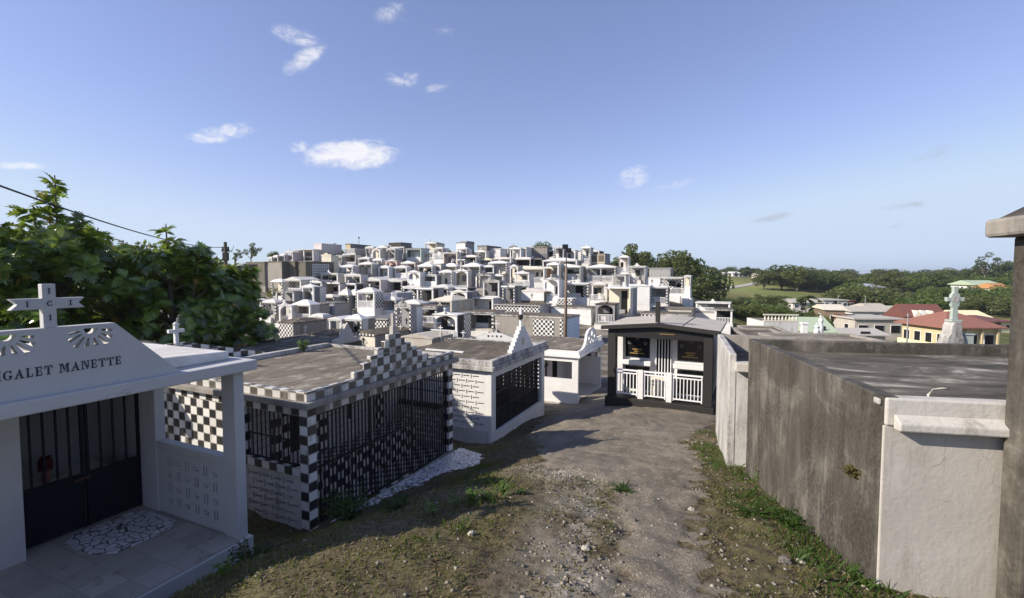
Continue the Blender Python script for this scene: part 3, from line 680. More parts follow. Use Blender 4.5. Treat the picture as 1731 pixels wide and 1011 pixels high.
# ------------------------------------------------------------------ the hillside graveyard
YB = [420, 425, 430, 440, 455, 470, 490, 510, 530, 550, 570, 590, 610]
DB = [110, 104, 100, 95, 87, 80, 72, 65, 59, 53, 46, 40, 34]
CODE = dict(w='white_paint', C='white_clean', d='white_dirty', o='white_old', c='checker_small', g='concrete', p='pink', P='palepink', m='mint', y='cream', b='beige', k='charcoal', G='concrete_grey',
            l='lilac', L='olive', e='blue_grey', s='slate', r='checker_grey', q='concrete_pale', Y='paleyellow', W='roof_white', D='roof_dark', M='roof_mid', u='yellow', n='orange', R='roof_grey', x='white_stained')
ZONE = {'A': (380, 390), 'B': (680, 390), 'C': (940, 390)}
TOMBS = '''
A 180 330 262 448 flat:M - L g closed,win,D=3,rowtop|unfinished grey concrete block vault with a dark square window opening
A 338 470 258 465 flat:M - g L closed,D=2.4|bare pale concrete vault standing tall between two grey vaults
A 478 578 256 470 flat:L - L L closed,D=2|tall olive brown concrete vault with a seam down its side
A 584 664 256 476 flat:M - L L closed,glass,D=5|long concrete vault with white block grid along its right side
A 352 388 228 256 dome:W w g g -|tiny white domed tomb leftmost on the hilltop row
A 396 436 214 256 dome:W w g w -|small white domed tomb second from left on the hilltop row
A 446 492 202 256 scal:W c c g -|small round-roofed tomb with chequered posts above the concrete vaults
A 498 560 178 258 gable:P l l l -,cross|lilac tomb with a small peaked gable above the concrete vaults
A 566 726 160 252 flat:W w P c -,cross|wide white flat-roofed open tomb at the left of the hilltop
A 742 792 178 240 flat:D w k s -|small dark flat tomb right of the wide white hilltop tomb
A 728 796 110 172 flat:P - P P closed,D=5|pinkish box vault on the skyline at left
A 982 1030 112 160 flat:D - u s closed,D=6|dark skyline vault with a yellow front
A 990 1064 152 192 flat:W - c c closed,D=4|white vault tiled black and white below the yellow-fronted vault
A 1146 1214 142 220 dome:W c P g -|white dome-roofed tomb with chequered posts on the skyline
A 1240 1330 140 222 gable:M c P g lowwall|grey-roofed tomb with chequered posts on the skyline
A 1336 1440 104 150 flat:D - k s closed,D=3|black slab vault behind the grey porch on the skyline
A 1356 1462 140 238 flat:M q P g lowwall|open grey porch tomb with pale posts below the black slab vault
A 1476 1600 150 250 flat:M m m m lowwall|mint green open tomb near the top of the hill
A 790 872 206 332 ped:y - y y closed,D=1.6|cream tomb with a solid front and baroque pediment
A 878 955 214 300 gable:W c c g rail,ledge|white-roofed tomb with chequered posts behind a white balustrade
A 966 1070 196 300 flat:M q y g rail,ledge|flat-roofed open tomb with a cream wall behind white balustrade
A 1088 1180 228 318 hip:W c G g cross,ledge|white hip-roofed tomb with chequered posts on a white plinth
A 1206 1280 242 338 dome:W c q g ledge|narrow white round-roofed tomb left of the pink arched tomb
A 1308 1404 250 360 arch:P p p P -|pink tomb with an arched front
A 1438 1552 268 376 gable:M q p g rail|grey-gabled tomb with a pink back wall and white railing
A 782 920 352 462 flat:d w y P rail,ped2,ledge|tomb with a flat cornice and ornament on a railed terrace
A 978 1108 366 482 ped:W P P g -,cross|white-pedimented tomb with pale pink posts
A 1132 1268 404 492 gable:W P P P -|low white-gabled tomb with pink posts and pink side wall
A 1312 1442 410 492 gable:W c k c -|low tomb with chequered posts and black back wall
A 1452 1600 464 556 ped:W c c c -,cross,plaque|white-pedimented tomb with a chequered inside and dark medallion
A 534 616 496 562 hip:W c c g cross|small white hipped tomb with checked posts and finial at left
A 486 530 488 560 flat:M q G G rail|white-framed enclosure left of a small hipped tomb
A 656 736 520 578 gable:M c k k cross|dark little tomb with chequered posts and white emblem
A 772 888 540 598 scal:W c c g -|tomb with a scalloped round canopy over a chequered porch
A 774 890 592 692 flat:S - e G closed,plaque,D=2|grey blue vault with a front plaque under the scalloped canopy
A 932 1004 520 642 scal:W c G g cross,rise=.75|tall tomb with a striped bell-shaped canopy and cross
A 1008 1068 520 642 scal:W c G P -,rise=.7|second bell-canopied tomb right of the taller striped one
A 1078 1216 500 694 hip:W w c P rail,tall,cross,rise=.7|tall white hip-roofed tomb with a white railing on a high white base
A 1222 1402 512 600 flat:e - e e closed,D=3|blue-grey flat-roofed vault right of the tall railed tomb
A 1282 1390 560 692 scal:W c e g lowwall,cross|white bell-roofed tomb with a grey blue niche and finial
A 1428 1586 588 742 scal:d c p g -,cross|weathered scalloped tomb with chequered posts and pinkish inside
A 204 290 568 640 hip:C w c g cross|white hipped tomb half hidden by the breadfruit tree
A 308 410 582 692 scal:d c G g -|fringed-canopy tomb with chequered posts beside the breadfruit tree
A 442 540 610 742 arch:C C d g ped2,cross|white arched tomb with a stepped finial at lower left
A 558 690 602 740 hip:C C q g rail,rise=.5|bright white hip-roofed tomb with stairs at lower left
A 696 768 622 692 arch:W w w G -|little white arch behind the bright hip-roofed tomb
A 420 560 572 600 flat:e - e e closed,D=6|long blue-grey roof slab behind the white arched tomb
A 708 796 704 826 dome:d c y g lowwall|round-topped tomb with chequered posts and cream lower wall
A 850 944 722 884 gable:C C G g -|open white gabled frame tomb at lower left
A 988 1108 722 892 hip:C c w g ledge,rise=.4|white hipped tomb on a white step left of striped eaves
A 1116 1320 716 800 flat:S - c c closed,D=4,eave|low chequered vault with black and white striped eaves
A 440 552 748 868 hip:D - c g closed,D=3.4,rise=.3|white lattice-patterned vault with dark hipped roof at lower left
A 684 852 842 912 hip:D - r g closed,D=3,rise=.25|low grey-chequered vault with a dark roof and white scroll end
A 1040 1220 842 936 gable:D - y g closed,D=4,cx,eave|cream gabled vault with a black cross and chequered verge
A 480 602 880 930 flat:M - g g closed,D=3|low mossy concrete slab with ribbed edge at lower left
B 186 282 106 160 gable:M q y y R,D=3,cross|cream gabled tomb on the skyline with a cross on its ridge
B 440 516 102 182 flat:S - w G closed,D=3,step|stepped white and grey box vault on the skyline
B 612 690 128 208 flat:D - g s closed,D=5|stained concrete box vault on the skyline right of the stepped box
B 712 800 152 210 flat:W - w w closed,cx,D=2.5|white skyline tomb with a black cross left of the grey dome
B 802 862 152 208 flat:W w P s -|open porch tomb between the black-cross wall and the grey dome
B 872 920 138 212 dome:S G s s -,cross|small grey domed tomb with a cross on the skyline
B 928 1010 140 200 flat:W - w w closed,cx,D=2.5|white skyline tomb with a black cross right of the grey dome
B 1012 1072 138 212 flat:W c k s -|open skyline porch with one chequered post right of a black-cross wall
B 1074 1180 138 190 scal:M - g s closed,D=3|grey scalloped gable on the skyline in front of a bush
B 1122 1250 164 214 flat:W w k s -|white flat-roofed tomb with a dark porch on the skyline
B 1264 1336 176 216 flat:W w k s -|low white-roofed dark porch just left of the floodlight pole
B 1364 1476 172 214 flat:D - w w closed,D=3|white-walled vault under a dark roof right of the floodlight pole
B 1480 1600 172 226 gable:D w k s -,cross|dark-roofed gabled tomb with a thin cross at the right skyline
C 282 396 194 268 flat:M - b G closed,shut,D=3|brown louvred box vault at the right end of the skyline
B 172 262 180 252 flat:W w w c colonnade,rail|white colonnaded tomb with arched windows below the skyline
B 332 448 182 282 flat:P y P g ped2|cream-posted tomb with a dark ornament on its pinkish roof
B 488 604 214 284 scal:P c c g -|round pink-edged canopy tomb with a chequered valance
B 628 728 238 284 hip:Y w G g -|tomb with a pale yellow roof
B 742 884 230 284 hip:P w d g -|tomb with a low pinkish white roof behind the scalloped white one
B 918 1044 232 292 dome:P c k c -|pinkish domed tomb with chequered posts and a dark inside
B 1052 1134 228 292 gable:k k k s -|small black gabled tomb left of the big white tent roof
B 1142 1420 246 300 hip:C w d g rise=.55,D=3.4|broad white tent-roofed tomb near the right of the hill
B 128 246 290 400 hip:C c P g rail,rise=.5|white hip-roofed tomb with checked posts, leftmost of the three in a row
B 250 318 276 400 flat:M - P c closed,niche,D=2|grey tomb wall with niches between two white hip-roofed tombs
B 328 442 290 400 hip:C c y g cross,wcross,rise=.45|white hip-roofed tomb with finial and an inside cross, middle of three
B 492 634 290 410 hip:C c G g cross,wcross,rise=.6|white hip-roofed tomb with a lilac panel, rightmost of three in a row
B 702 850 264 382 scal:C c d g wcross,cross,stair|white scalloped tomb with bold chequered posts above a stairway
B 876 940 292 432 arch:C C y y -|narrow white-framed arched tomb left of the cream gallery
B 962 1156 312 432 hip:y C y n rail,doors,rise=.35|cream-roofed gallery tomb with white doors and an orange side
B 1242 1450 298 404 gable:R G d g rail,D=3|wide grey-roofed open tomb behind the floodlight pole
C 246 482 300 418 gable:R c c w rail,D=3|wide white-fronted tomb with a railing and chequered inside
C 8 262 432 548 flat:C c c c door,ledge,altar,D=3|chequered tomb with a white cross altar on its roof
B 1262 1382 556 604 flat:C - c c closed,D=1.5|low chequered base wall under a white ledge by the floodlight pole
B 216 374 466 560 hip:W c P s -,D=3.4,rise=.4|white-fronted tomb with dark roof behind the cream hipped tomb
B 378 530 470 548 flat:S w k s rail|dark porch tomb with a white balustrade
B 530 664 490 548 dome:g - g g closed,D=3|grey concrete domed vault left of chequered posts
B 728 864 486 548 scal:M c c g -|grey round-canopy tomb with chequered posts and inside
B 872 956 470 548 flat:D - w k closed,cx,D=2.5|white vault front with a black cross beneath a dark flat roof
B 958 1156 496 566 gable:P - C L closed,cx,D=3|plain white gable-fronted vault with an olive side and small cross
B 232 400 570 704 hip:y y c b wcross,cross,D=4.5,rise=.75|cream pyramid-roofed tomb with a chequered inside
B 568 738 552 652 flat:C C d w -,D=2|white-framed open tomb with a bright striped shadow inside
B 752 1120 606 692 flat:D - c c closed,D=3.4,eave|long low vault of black and white tiles with a dark roof
B 1212 1540 628 690 flat:D - C C closed,D=3|dark flat-roofed white vault left of a railed tomb
C 320 480 600 752 arch:D G k G rail,cross,D=3|dark-roofed grey tomb with arched white porch and railing
B 382 514 672 800 flat:D - g g closed,D=2|mouldy grey vault wall at the foot of the hill
B 516 740 668 800 flat:D c k w -,D=3|open tomb with chequered corner posts at the foot of the hill
B 24 236 806 842 gable:M - d g closed,D=4,rise=.4|pale gable end with an arch at the foot of the hill
B 756 1336 690 858 flat:D - g w closed,panel,D=3,base|long stained concrete wall tomb with a chequered panel beside the floodlight pole
B 0 242 866 930 gable:R - R g closed,D=3,rise=.25|pale grey roof slab with small crosses behind the lattice tomb
C 600 764 452 600 flat:C - C C closed,D=3|plain white vault wall right of the cream porch
C 766 908 460 602 gable:C c G g rail,cross,D=2.4|white gabled porch with a chequered post above the black tomb
C 400 606 470 690 flat:C y y G door,D=3|cream porch tomb with a black doorway left of the white vault
C 590 724 294 440 flat:W c c w ped2,-|chequered tomb with a white swan-neck pediment beside the trees
C 756 930 310 372 flat:W - c c closed,D=3,eave|white-diamond tiled roof wall beside the trees
C 712 850 384 446 flat:W - C k closed,cx,D=2.4|white wall with a black cross under a chequered eave
C 856 1030 384 520 flat:W c c g rail,ledge|chequered porch tomb with railings beside the trees
C 1040 1092 372 556 gable:W w y g tall,lowwall|narrow two-storey tower tomb at the right end of the hill
C 1136 1420 590 660 flat:W C G w rail,ped2,D=2.6|white rooftop railing tomb behind the black tomb at right
C 1290 1440 650 760 flat:D C k w rail,D=3|dark open tomb with white posts right of the black tomb roof
C 690 1100 680 740 flat:D - c c closed,D=3|low chequered vault whose striped edge shows above the black tomb roof
C 780 1110 636 676 flat:M - q g closed,D=3|low dark slab with pale edge behind the striped vault
'''
def depth_of(py): return float(np.interp(py, YB, DB))
def parse():
    out = []
    for ln in TOMBS.strip().splitlines():
        spec, lab = ln.split('|'); f = spec.split()
        ox, oy = ZONE[f[0]]; x0, x1, ye, yb = [float(v) / 4.815 for v in f[1:5]]
        fl = {}
        for q in f[9].split(','):
            if '=' in q: k, v = q.split('='); fl[k] = v if k != 'D' and k != 'rise' else float(v)
            elif q != '-': fl[q] = True
        rf, rm = f[5].split(':')
        out.append(dict(x0=ox + x0, x1=ox + x1, ye=oy + ye, yb=oy + yb, roof=rf, rm=CODE.get(rm, rm) if rm != 'S' else 'slate', post=f[6], wall=f[7], side=f[8], fl=fl, label=lab))
    return out
HILL = parse()
for h in HILL:
    h['d'] = depth_of(h['yb'] + (6 if 'closed' in h['fl'] and h['ye'] < 425 else 0))
def ring(a, b, c, d, z): return [(a, b, z), (c, b, z), (c, d, z), (a, d, z)]
def roof_on(h, t, W, D, H, big):
    rf, rm = h['roof'], h['rm']; o = .09; rise = h['fl'].get('rise', None); th = .09
    pr = h['pd']; porch = pr > 0 and rf in ('hip', 'scal', 'dome', 'ped', 'arch') and not (rf == 'hip' and D > 3.2)
    if porch:
        MB().box(-.06, pr + .1, H - .04, W + .06, D + .06, H + .08).build('vault_roof', h['vr'], t)
        D = pr + .08
    x0, x1, y0, y1 = -o, W + o, -o, D + (.0 if porch else .08)
    if h['pd'] and rf in ('hip', 'scal', 'dome', 'ped', 'gable'): MB().box(x0 + .03, y0 + .05, H - .12, x1 - .03, y0 + .13, H - .001).build('fascia', 'white_clean' if rm in ('roof_white', 'white_clean', 'white_paint') else 'white_dirty', t)
    mb = MB()
    if rf in ('flat', 'ped'):
        mb.box(x0, y0, H, x1, y1, H + .14)
        if rm in ('roof_dark', 'roof_mid', 'slate') and h['side'] not in 'gGLsk': rm = ['white_stained', rm]; mb.box(x0 + .06, y0 + .06, H + .14, x1 - .06, y1 - .06, H + .16, 1)
    elif rf == 'gable':
        r = rise or .13 * W; r = min(r, .45); c = W / 2
        mb.prism([(x0, H), (x1, H), (x1, H + th), (c, H + th + r), (x0, H + th)], y0, y1)
    elif rf == 'arch':
        mb.box(x0, y0, H, x1, y1, H + .1)
        mb.prism([(W * .12, H + .1), (W * .88, H + .1), (W * .7, H + .24), (W / 2, H + .36), (W * .3, H + .24)], y0 + .03, y0 + .2)
    elif rf == 'hip':
        r = min(rise or .26, .5); e = min(W, D) * .5
        mb.loft([ring(x0, y0, x1, y1, H), ring(x0, y0, x1, y1, H + th), ring(W * .38, D * .38, W * .62, D * .62, H + th + r)])
    elif rf in ('scal', 'dome'):
        r = rise or .36; R_ = [ring(x0, y0, x1, y1, H - (.08 if rf == 'scal' else 0)), ring(x0, y0, x1, y1, H + .06)]
        for i in range(1, 6):
            q = i / 5; s = math.cos(q * 1.45) if rf == 'dome' else (1 - q) ** .62 * .94 + .03; z = H + .06 + r * (math.sin(q * 1.45) if rf == 'dome' else q)
            cx, cy = W / 2, D / 2; hx, hy = (W / 2 + o) * s, (D / 2 + .1) * s
            R_.append(ring(cx - hx, cy - hy, cx + hx, cy + hy, z))
        mb.loft(R_)
    if rf in ('gable', 'flat', 'ped') and h['pd'] and rm in ('roof_mid', 'roof_dark', 'slate', 'concrete_grey', 'roof_grey'):
        r = min(rise or .13 * W, .45); fm = MB()
        if rf == 'gable': fm.prism([(x0 - .01, H - .01), (x1 + .01, H - .01), (x1 + .01, H + th + .02), (W / 2, H + th + r + .03), (x0 - .01, H + th + .02)], y0 - .04, y0 - .001)
        else: fm.box(x0 - .01, y0 - .04, H - .02, x1 + .01, y0 - .001, H + .17)
        fm.build('pediment', 'white_clean', t)
    if rf == 'ped':
        c = W / 2; mb.prism([(.0, H + .14), (W, H + .14), (W, H + .2), (c + .35, H + .34), (c + .28, H + .5), (c + .12, H + .56), (c - .12, H + .56), (c - .28, H + .5), (c - .35, H + .34), (0, H + .2)], y0, y0 + .14)
    return mb.build('roof', rm, t)
def hill_tomb(h):
    fl = h['fl']; d = h['d']; rz = R(-24.6 + rnd.uniform(-4, 4)); cs = math.cos(rz)
    p = P(h['x0'], h['yb'], d); ptop = P(h['x0'], h['ye'], d); H = ptop.z - p.z
    # width so that the right front corner lands on x1
    lo, hi = .3, 16.0
    for _ in range(40):
        W = (lo + hi) / 2; q = Vector((p.x + W * math.cos(rz), p.y + W * math.sin(rz))); px = q.x / q.y
        if px < (h['x1'] - 865.5) / FPX: lo = W
        else: hi = W
    D = fl.get('D', 0) * 1.15 or min(3.2, max(2.0, W * 1.05)); closed = 'closed' in fl
    t = thing('tomb', h['label'], 'tomb', p, rz, 'tombs on the hillside')
    CTRL.append((p.x + math.cos(rz) * W / 2, p.y + .3, p.z - .65)); h['obj'] = t; h['W'], h['D'], h['H'] = W, D, H
    base = .12; wm, sm = CODE.get(h['wall'], 'white_paint'), CODE.get(h['side'], 'concrete')
    ext = -2.0
    if 'ledge' in fl or 'tall' in fl:
        MB().box(-.2, -.35, ext, W + .2, D, base).build('plinth', 'white_paint', t)
    elif not closed: MB().box(-.08, -.25, ext, W + .08, D, base).build('plinth', rnd.choice(('concrete_pale', 'white_dirty', 'white_paint', 'concrete')), t)
    pd = 0 if closed else min(1.5, D * .5)
    h['pd'] = pd; h['vr'] = rnd.choice(('roof_mid', 'slate', 'roof_dark', 'roof_mid', 'blue_grey', 'concrete_grey'))
    z0 = ext if closed else base
    if 'tall' in fl:                      # raised base storey
        MB().box(0, 0, base, W, D, H * .36).build('base_storey', 'white_clean', t); z0 = H * .36
    s = min(.2, W * .1)
    MB().box(0, pd, z0, W, D, H).build('vault', sm, t)
    MB().box(.03, pd - .03, max(z0, .0 if closed else z0), W - .03, pd - .001, H - .02).build('vault_front', wm, t, uvoff=(rnd.random(), rnd.random()))
    if not closed:
        pm = {'c': 'checker_post', '-': sm}.get(h['post'], CODE.get(h['post'], 'white_clean'))
        if h['roof'] == 'arch':
            n = 9; rr = W / 2 - s; zc = H - .08 - min(rr, .55); ry = H - .08 - zc
            pts = [(0, H), (0, z0), (s, z0), (s, zc)] + [(W / 2 - rr * math.cos(math.pi * i / n), zc + ry * math.sin(math.pi * i / n)) for i in range(1, n)] + [(W - s, zc), (W - s, z0), (W, z0), (W, H)]
            MB().prism(pts, 0, .16).build('arch_front', pm, t)
        else:
            xs = [0, W - s] if W < 4.6 else [0, W / 2 - s / 2, W - s]
            for x in xs: MB().box(x, 0, z0, x + s, s, H).build('post', pm, t, uvoff=(-x, rnd.random()))
            if h['post'] == 'c' or rnd.random() < .5: MB().box(s, .02, H - .16, (xs[1] if len(xs) > 2 else W - s), s - .02, H - .001).build('lintel', 'white_clean', t)
        ph = min(1.0, (H - z0) * .36); spm = wm if wm not in ('charcoal', 'checker_small') else 'white_dirty'
        MB().box(.02, s, z0, .1, pd - .03, z0 + ph * .8).build('side_parapet', spm, t)
        MB().box(W - .09, s, z0, W - .01, pd - .031, H).build('side_screen', wm, t, uvoff=(.03, .07))
    roof_on(h, t, W, D, H, False)
    if 'rail' in fl:
        g = MB(); zt = z0 + min(.85, (H - z0) * .42)
        yy = -.25 if 'ledge' in fl else .08; xa, xb = (-.18, W + .18) if 'ledge' in fl else (s, W - s)
        n = max(4, int((xb - xa) / .16))
        for i in range(n + 1):
            x = xa + (xb - xa) * i / n; g.box(x - .025, yy - .025, z0, x + .025, yy + .025, zt)
        g.box(xa, yy - .035, zt, xb, yy + .035, zt + .06); g.box(xa, yy - .03, z0 + .06, xb, yy + .03, z0 + .1); g.build('railing', 'white_metal', t)
    if 'lowwall' in fl: MB().box(s, .04, z0, W - s, .14, z0 + min(.7, H * .3)).build('front_parapet', 'white_paint', t)
    top = H + .14 + (h['fl'].get('rise') or .32 if h['roof'] in ('hip', 'scal', 'dome') else .13 * W if h['roof'] == 'gable' else .0)
    if 'cross' in fl:
        zz = min(top, H + .62) - .06; yb_ = -.1 if h['roof'] in ('gable', 'flat', 'arch', 'ped') else (h['pd'] / 2 if h['pd'] and not (h['roof'] == 'hip' and D > 3.2) else D / 2)
        if h['roof'] == 'ped': zz = H + .52
        if h['roof'] == 'arch': zz = H + .3
        if h['roof'] == 'flat': zz = H + .13
        mb = MB(); latin_cross(mb, W / 2, zz, .46, .3, .07, yb_ - .035, yb_ + .035); mb.box(W / 2 - .1, yb_ - .08, zz - .12, W / 2 + .1, yb_ + .08, zz + .04); mb.build('cross', 'white_clean' if h['rm'] not in ('roof_dark', 'roof_mid', 'slate') else 'concrete_grey', t)
    if 'ped2' in fl:
        c = W / 2; MB().prism([(c - .5, H + .12), (c + .5, H + .12), (c + .38, H + .25), (c + .2, H + .32), (c + .14, H + .5), (c, H + .62), (c - .14, H + .5), (c - .2, H + .32), (c - .38, H + .25)], -.12, .0).build('ornament', 'white_clean' if h['rm'] != 'palepink' else 'charcoal', t)
    if 'cx' in fl:
        mb = MB(); latin_cross(mb, W * .5, H * .28, H * .52, H * .3, .09, pd - .06, pd - .031); mb.build('wall_cross', 'black_paint', t)
    if 'wcross' in fl:
        mb = MB(); latin_cross(mb, W * .32, z0 + (H - z0) * .42, .6, .36, .09, pd - .06, pd - .031); mb.build('wall_cross', 'black_paint', t)
    if 'plaque' in fl: MB().box(W * .3, pd - .06, H * .42, W * .7, pd - .031, H * .75).build('plaque', 'slate' if h['wall'] != 'e' else 'bluewhite', t)
    if 'win' in fl: MB().box(.04, pd - .05, H * .55, W * .62, pd - .031, H * .93).build('window_opening', 'dark_void', t)
    if 'niche' in fl:
        for a in (.25, .62): MB().box(W * .18, -.05, H * a, W * .82, -.031, H * (a + .24)).build('niche', 'slate', t)
    if 'shut' in fl:
        for a, b in ((.06, .46), (.54, .94)): MB().box(W * a, -.06, H * .2, W * b, -.031, H * .9).build('shutter', 'bark', t)
    if 'doors' in fl:
        for a in (.5, .72):
            dr = MB().box(W * a, pd - .07, z0, W * (a + .18), pd - .031, H * .85).build('door', 'white_clean', t); MB().box(W * (a + .04), pd - .09, H * .5, W * (a + .14), pd - .071, H * .78).build('pane', 'charcoal', dr)
    if 'door' in fl: MB().box(W * .52, pd - .06, z0, W * .76, pd - .031, H * .9).build('doorway', 'dark_void', t)
    if 'altar' in fl:
        mb = MB(); c = W * .5; mb.prism([(c - 1, H + .14), (c + 1, H + .14), (c + .8, H + .42), (c, H + .55), (c - .8, H + .42)], .1, .3); latin_cross(mb, c, H + .54, .45, .3, .07, .16, .24); mb.build('altar', 'white_clean', t)
        for k in (-.35, .1): MB().box(c + k, .08, H + .22, c + k + .25, .099, H + .42).build('plaque', 'slate', t)
    if 'glass' in fl:
        g = MB(); ny_, nz_ = 9, 8
        for i in range(ny_):
            for j in range(nz_): g.box(W, 1.2 + i * .4, H * .48 + j * H * .06, W + .03, 1.2 + i * .4 + .27, H * .48 + j * H * .06 + H * .04)
        g.build('block_grid', 'white_paint', t)
    if 'panel' in fl:
        MB().box(W * .56, -.07, H * .15, W * .84, -.031, H * .93).build('tiled_panel', 'checker_small', t); MB().box(W * .92, -.07, H * .12, W * .96, -.031, H * .96).build('tiled_strip', 'checker_square', t)
        for k in range(6): MB().box(W, .02, .0 + k * H / 6, W + .05, D, (k + .9) * H / 6).build('cladding_board', 'bluewhite', t)
    if 'eave' in fl: MB().box(-.18, -.185, H + .0, W + .18, -.162, H + .16).build('eave_tiles', 'checker_square', t)
    if 'step' in fl: MB().box(W * .3, .6, H + .14, W * 1.0, D, H + .45).build('upper_step', 'concrete_grey', t)
    if 'colonnade' in fl:
        for k in range(1, 5): x = W * k / 5; MB().box(x - .05, .03, z0, x + .05, .13, H).build('column', 'white_clean', t)
    if 'stair' in fl:
        mb = MB()
        for k in range(8): mb.box(W * .4 + k * .26, -.7, -1.6, W * .4 + (k + 1) * .26, -.15, .1 - k * .2)
        mb.build('stairs', 'concrete_pale', t)
    if not closed and 'door' not in fl and 'doors' not in fl:
        a = rnd.choice((.08, .62, .66)); zt_ = z0 + (H - z0) * rnd.uniform(.62, .8)
        dw = MB().box(W * a, pd - .062, z0, W * (a + .26), pd - .031, zt_).build('vault_door', rnd.choice(('charcoal', 'slate', 'dark_void', 'granite', 'white_clean')), t)
        MB().box(-.05, -.55, ext, W * .9, -.36 if 'ledge' in fl else -.26, -.12).build('step', 'white_paint', t)
    if not closed and W > 1.2 and H > 1.6:           # the altar chest and a vase of flowers in each porch
        MB().box(W * .22, pd - .55, z0, W * .7, pd - .032, z0 + min(.6, (H - z0) * .3)).build('tomb_chest', rnd.choice(('white_paint', 'white_dirty', 'concrete_grey', 'palepink', 'charcoal')), t)
        if 'doors' not in fl and 'wcross' not in fl and 'door' not in fl:
            MB().box(W * .3, pd - .06, z0 + (H - z0) * .48, W * .62, pd - .031, z0 + (H - z0) * .8).build('plaque', rnd.choice(('granite', 'slate', 'white_clean', 'charcoal')), t)
for h in HILL: hill_tomb(h)
# the small tombs squeezed into the gaps between the ones above
def clear(x0, x1, y0, y1):
    a = 0
    for h in HILL:
        w = min(x1, h['x1'] + (h['x1'] - h['x0']) * .3) - max(x0, h['x0']); v = min(y1, h['yb']) - max(y0, h['ye'] - 3)
        if w > 0 and v > 0: a = max(a, w * v / ((x1 - x0) * (y1 - y0)))
    return a < .36
FILL = []; g_ = random.Random(21)
for row in range(9):
    yb = 446 + row * 16; d = depth_of(yb); x = 450 + g_.uniform(0, 12)
    while x < 1075 - max(0, 470 - yb) * 2:
        w = g_.uniform(1.5, 2.5) * .9 * FPX / d; hh = g_.uniform(2.3, 3.2) * FPX / d
        if (yb < 500 and x < 560) or (yb > 540 and x < 665) or (yb > 520 and x > 905): x += 8; continue
        if clear(x, x + w, yb - hh, yb):
            k = g_.choice(('hip', 'scal', 'gable', 'gable', 'flat', 'ped', 'arch', 'flat')); c = g_.choice('wwwcccCd')
            h = dict(x0=x, x1=x + w, ye=yb - hh, yb=yb, roof=k, rm=(g_.choice(('roof_white', 'white_clean', 'white_paint', 'palepink')) if k in ('hip', 'scal', 'arch') else g_.choice(('roof_mid', 'roof_dark', 'concrete_grey', 'slate', 'white_dirty'))), post=c if k != 'arch' else 'C', wall=g_.choice('dccwGPyks'), side=g_.choice('gGwdc'), fl={q: True for q in g_.sample(('rail', 'rail', 'cross', 'ledge', 'lowwall', 'wcross'), 3)}, d=d,  # dark wall colours mixed in to deepen the shade inside the porches
                     label='small white tomb squeezed into a gap between larger tombs on the hillside')
            if g_.random() < .25: h['fl']['tall'] = True
            HILL.append(h); hill_tomb(h); h['obj']['group'] = 'small tombs in the gaps of the hillside'; x += w
        x += 5
print('FILL', len(HILL))
# small free-standing crosses and ornaments among the low roofs in front of the hill
for px, py, Y, hgt, m, lab in ((687, 590, 20.5, .42, 'white_clean', 'small white cross on the pale grey roof slab, left one'), (702, 598, 19.5, .26, 'white_clean', 'tiny white ornament low on the pale grey roof slab'),
                               (745, 563, 22, .36, 'white_clean', 'small white trefoil cross right of the pale gable end'), (783, 572, 21.5, .36, 'white_clean', 'tiny white cross on the little chequered parapet'),
                               (839, 560, 23, .55, 'white_clean', 'white cross on top of the star-pierced white pediment'), (677, 562, 23, .4, 'white_clean', 'thin white cross left of the pale gable end'),
                               (516, 562, 24, .35, 'white_clean', 'little white cross above the low grey-chequered vault')):
    Y *= 1.9; hgt *= 1.8; p = P(px, py, Y); t = thing('grave_cross', lab, 'cross', p, R(-24), 'small crosses on low tombs')
    mb = MB(); latin_cross(mb, 0, .06, hgt, hgt * .7, .06, -.03, .03, .32); mb.build('cross', m, t)
    MB().box(-.1, -.08, -1.6, .1, .08, .06).build('foot', 'concrete_pale', t)
p = P(806, 570, 30); t = thing('pediment_tomb', 'low tomb with curved white pediment pierced with black and white stars', 'tomb', p, R(-14))
W = 2.4
o = [(-.0, -.5), (W, -.5), (W, .02), (W - .4, .16), (W - .8, .30), (W / 2, .34), (.8, .30), (.4, .16), (0, .02)]
link_mesh('pediment', pierced(o, [disc(.78 + k * .28, .09, .085, 5) for k in range(4)], 0, .1), 'white_clean', t)
MB().box(-.2, .101, -2.5, W + .2, 2.4, -.06).build('vault', 'concrete', t); MB().box(.5, .101, -.05, W - .5, .13, .18).build('tiled_back', 'checker_small', t)
p = P(757, 574, 30); t = thing('tiled_parapet', 'short black and white tiled parapet on the dark roof behind the lattice tomb', 'tomb', p, R(12))
MB().box(0, 0, -.17, 2.0, .15, .05).build('parapet', 'checker_small', t); MB().box(-.1, .151, -2.4, 2.2, 2.0, -.13).build('vault', 'roof_dark', t)
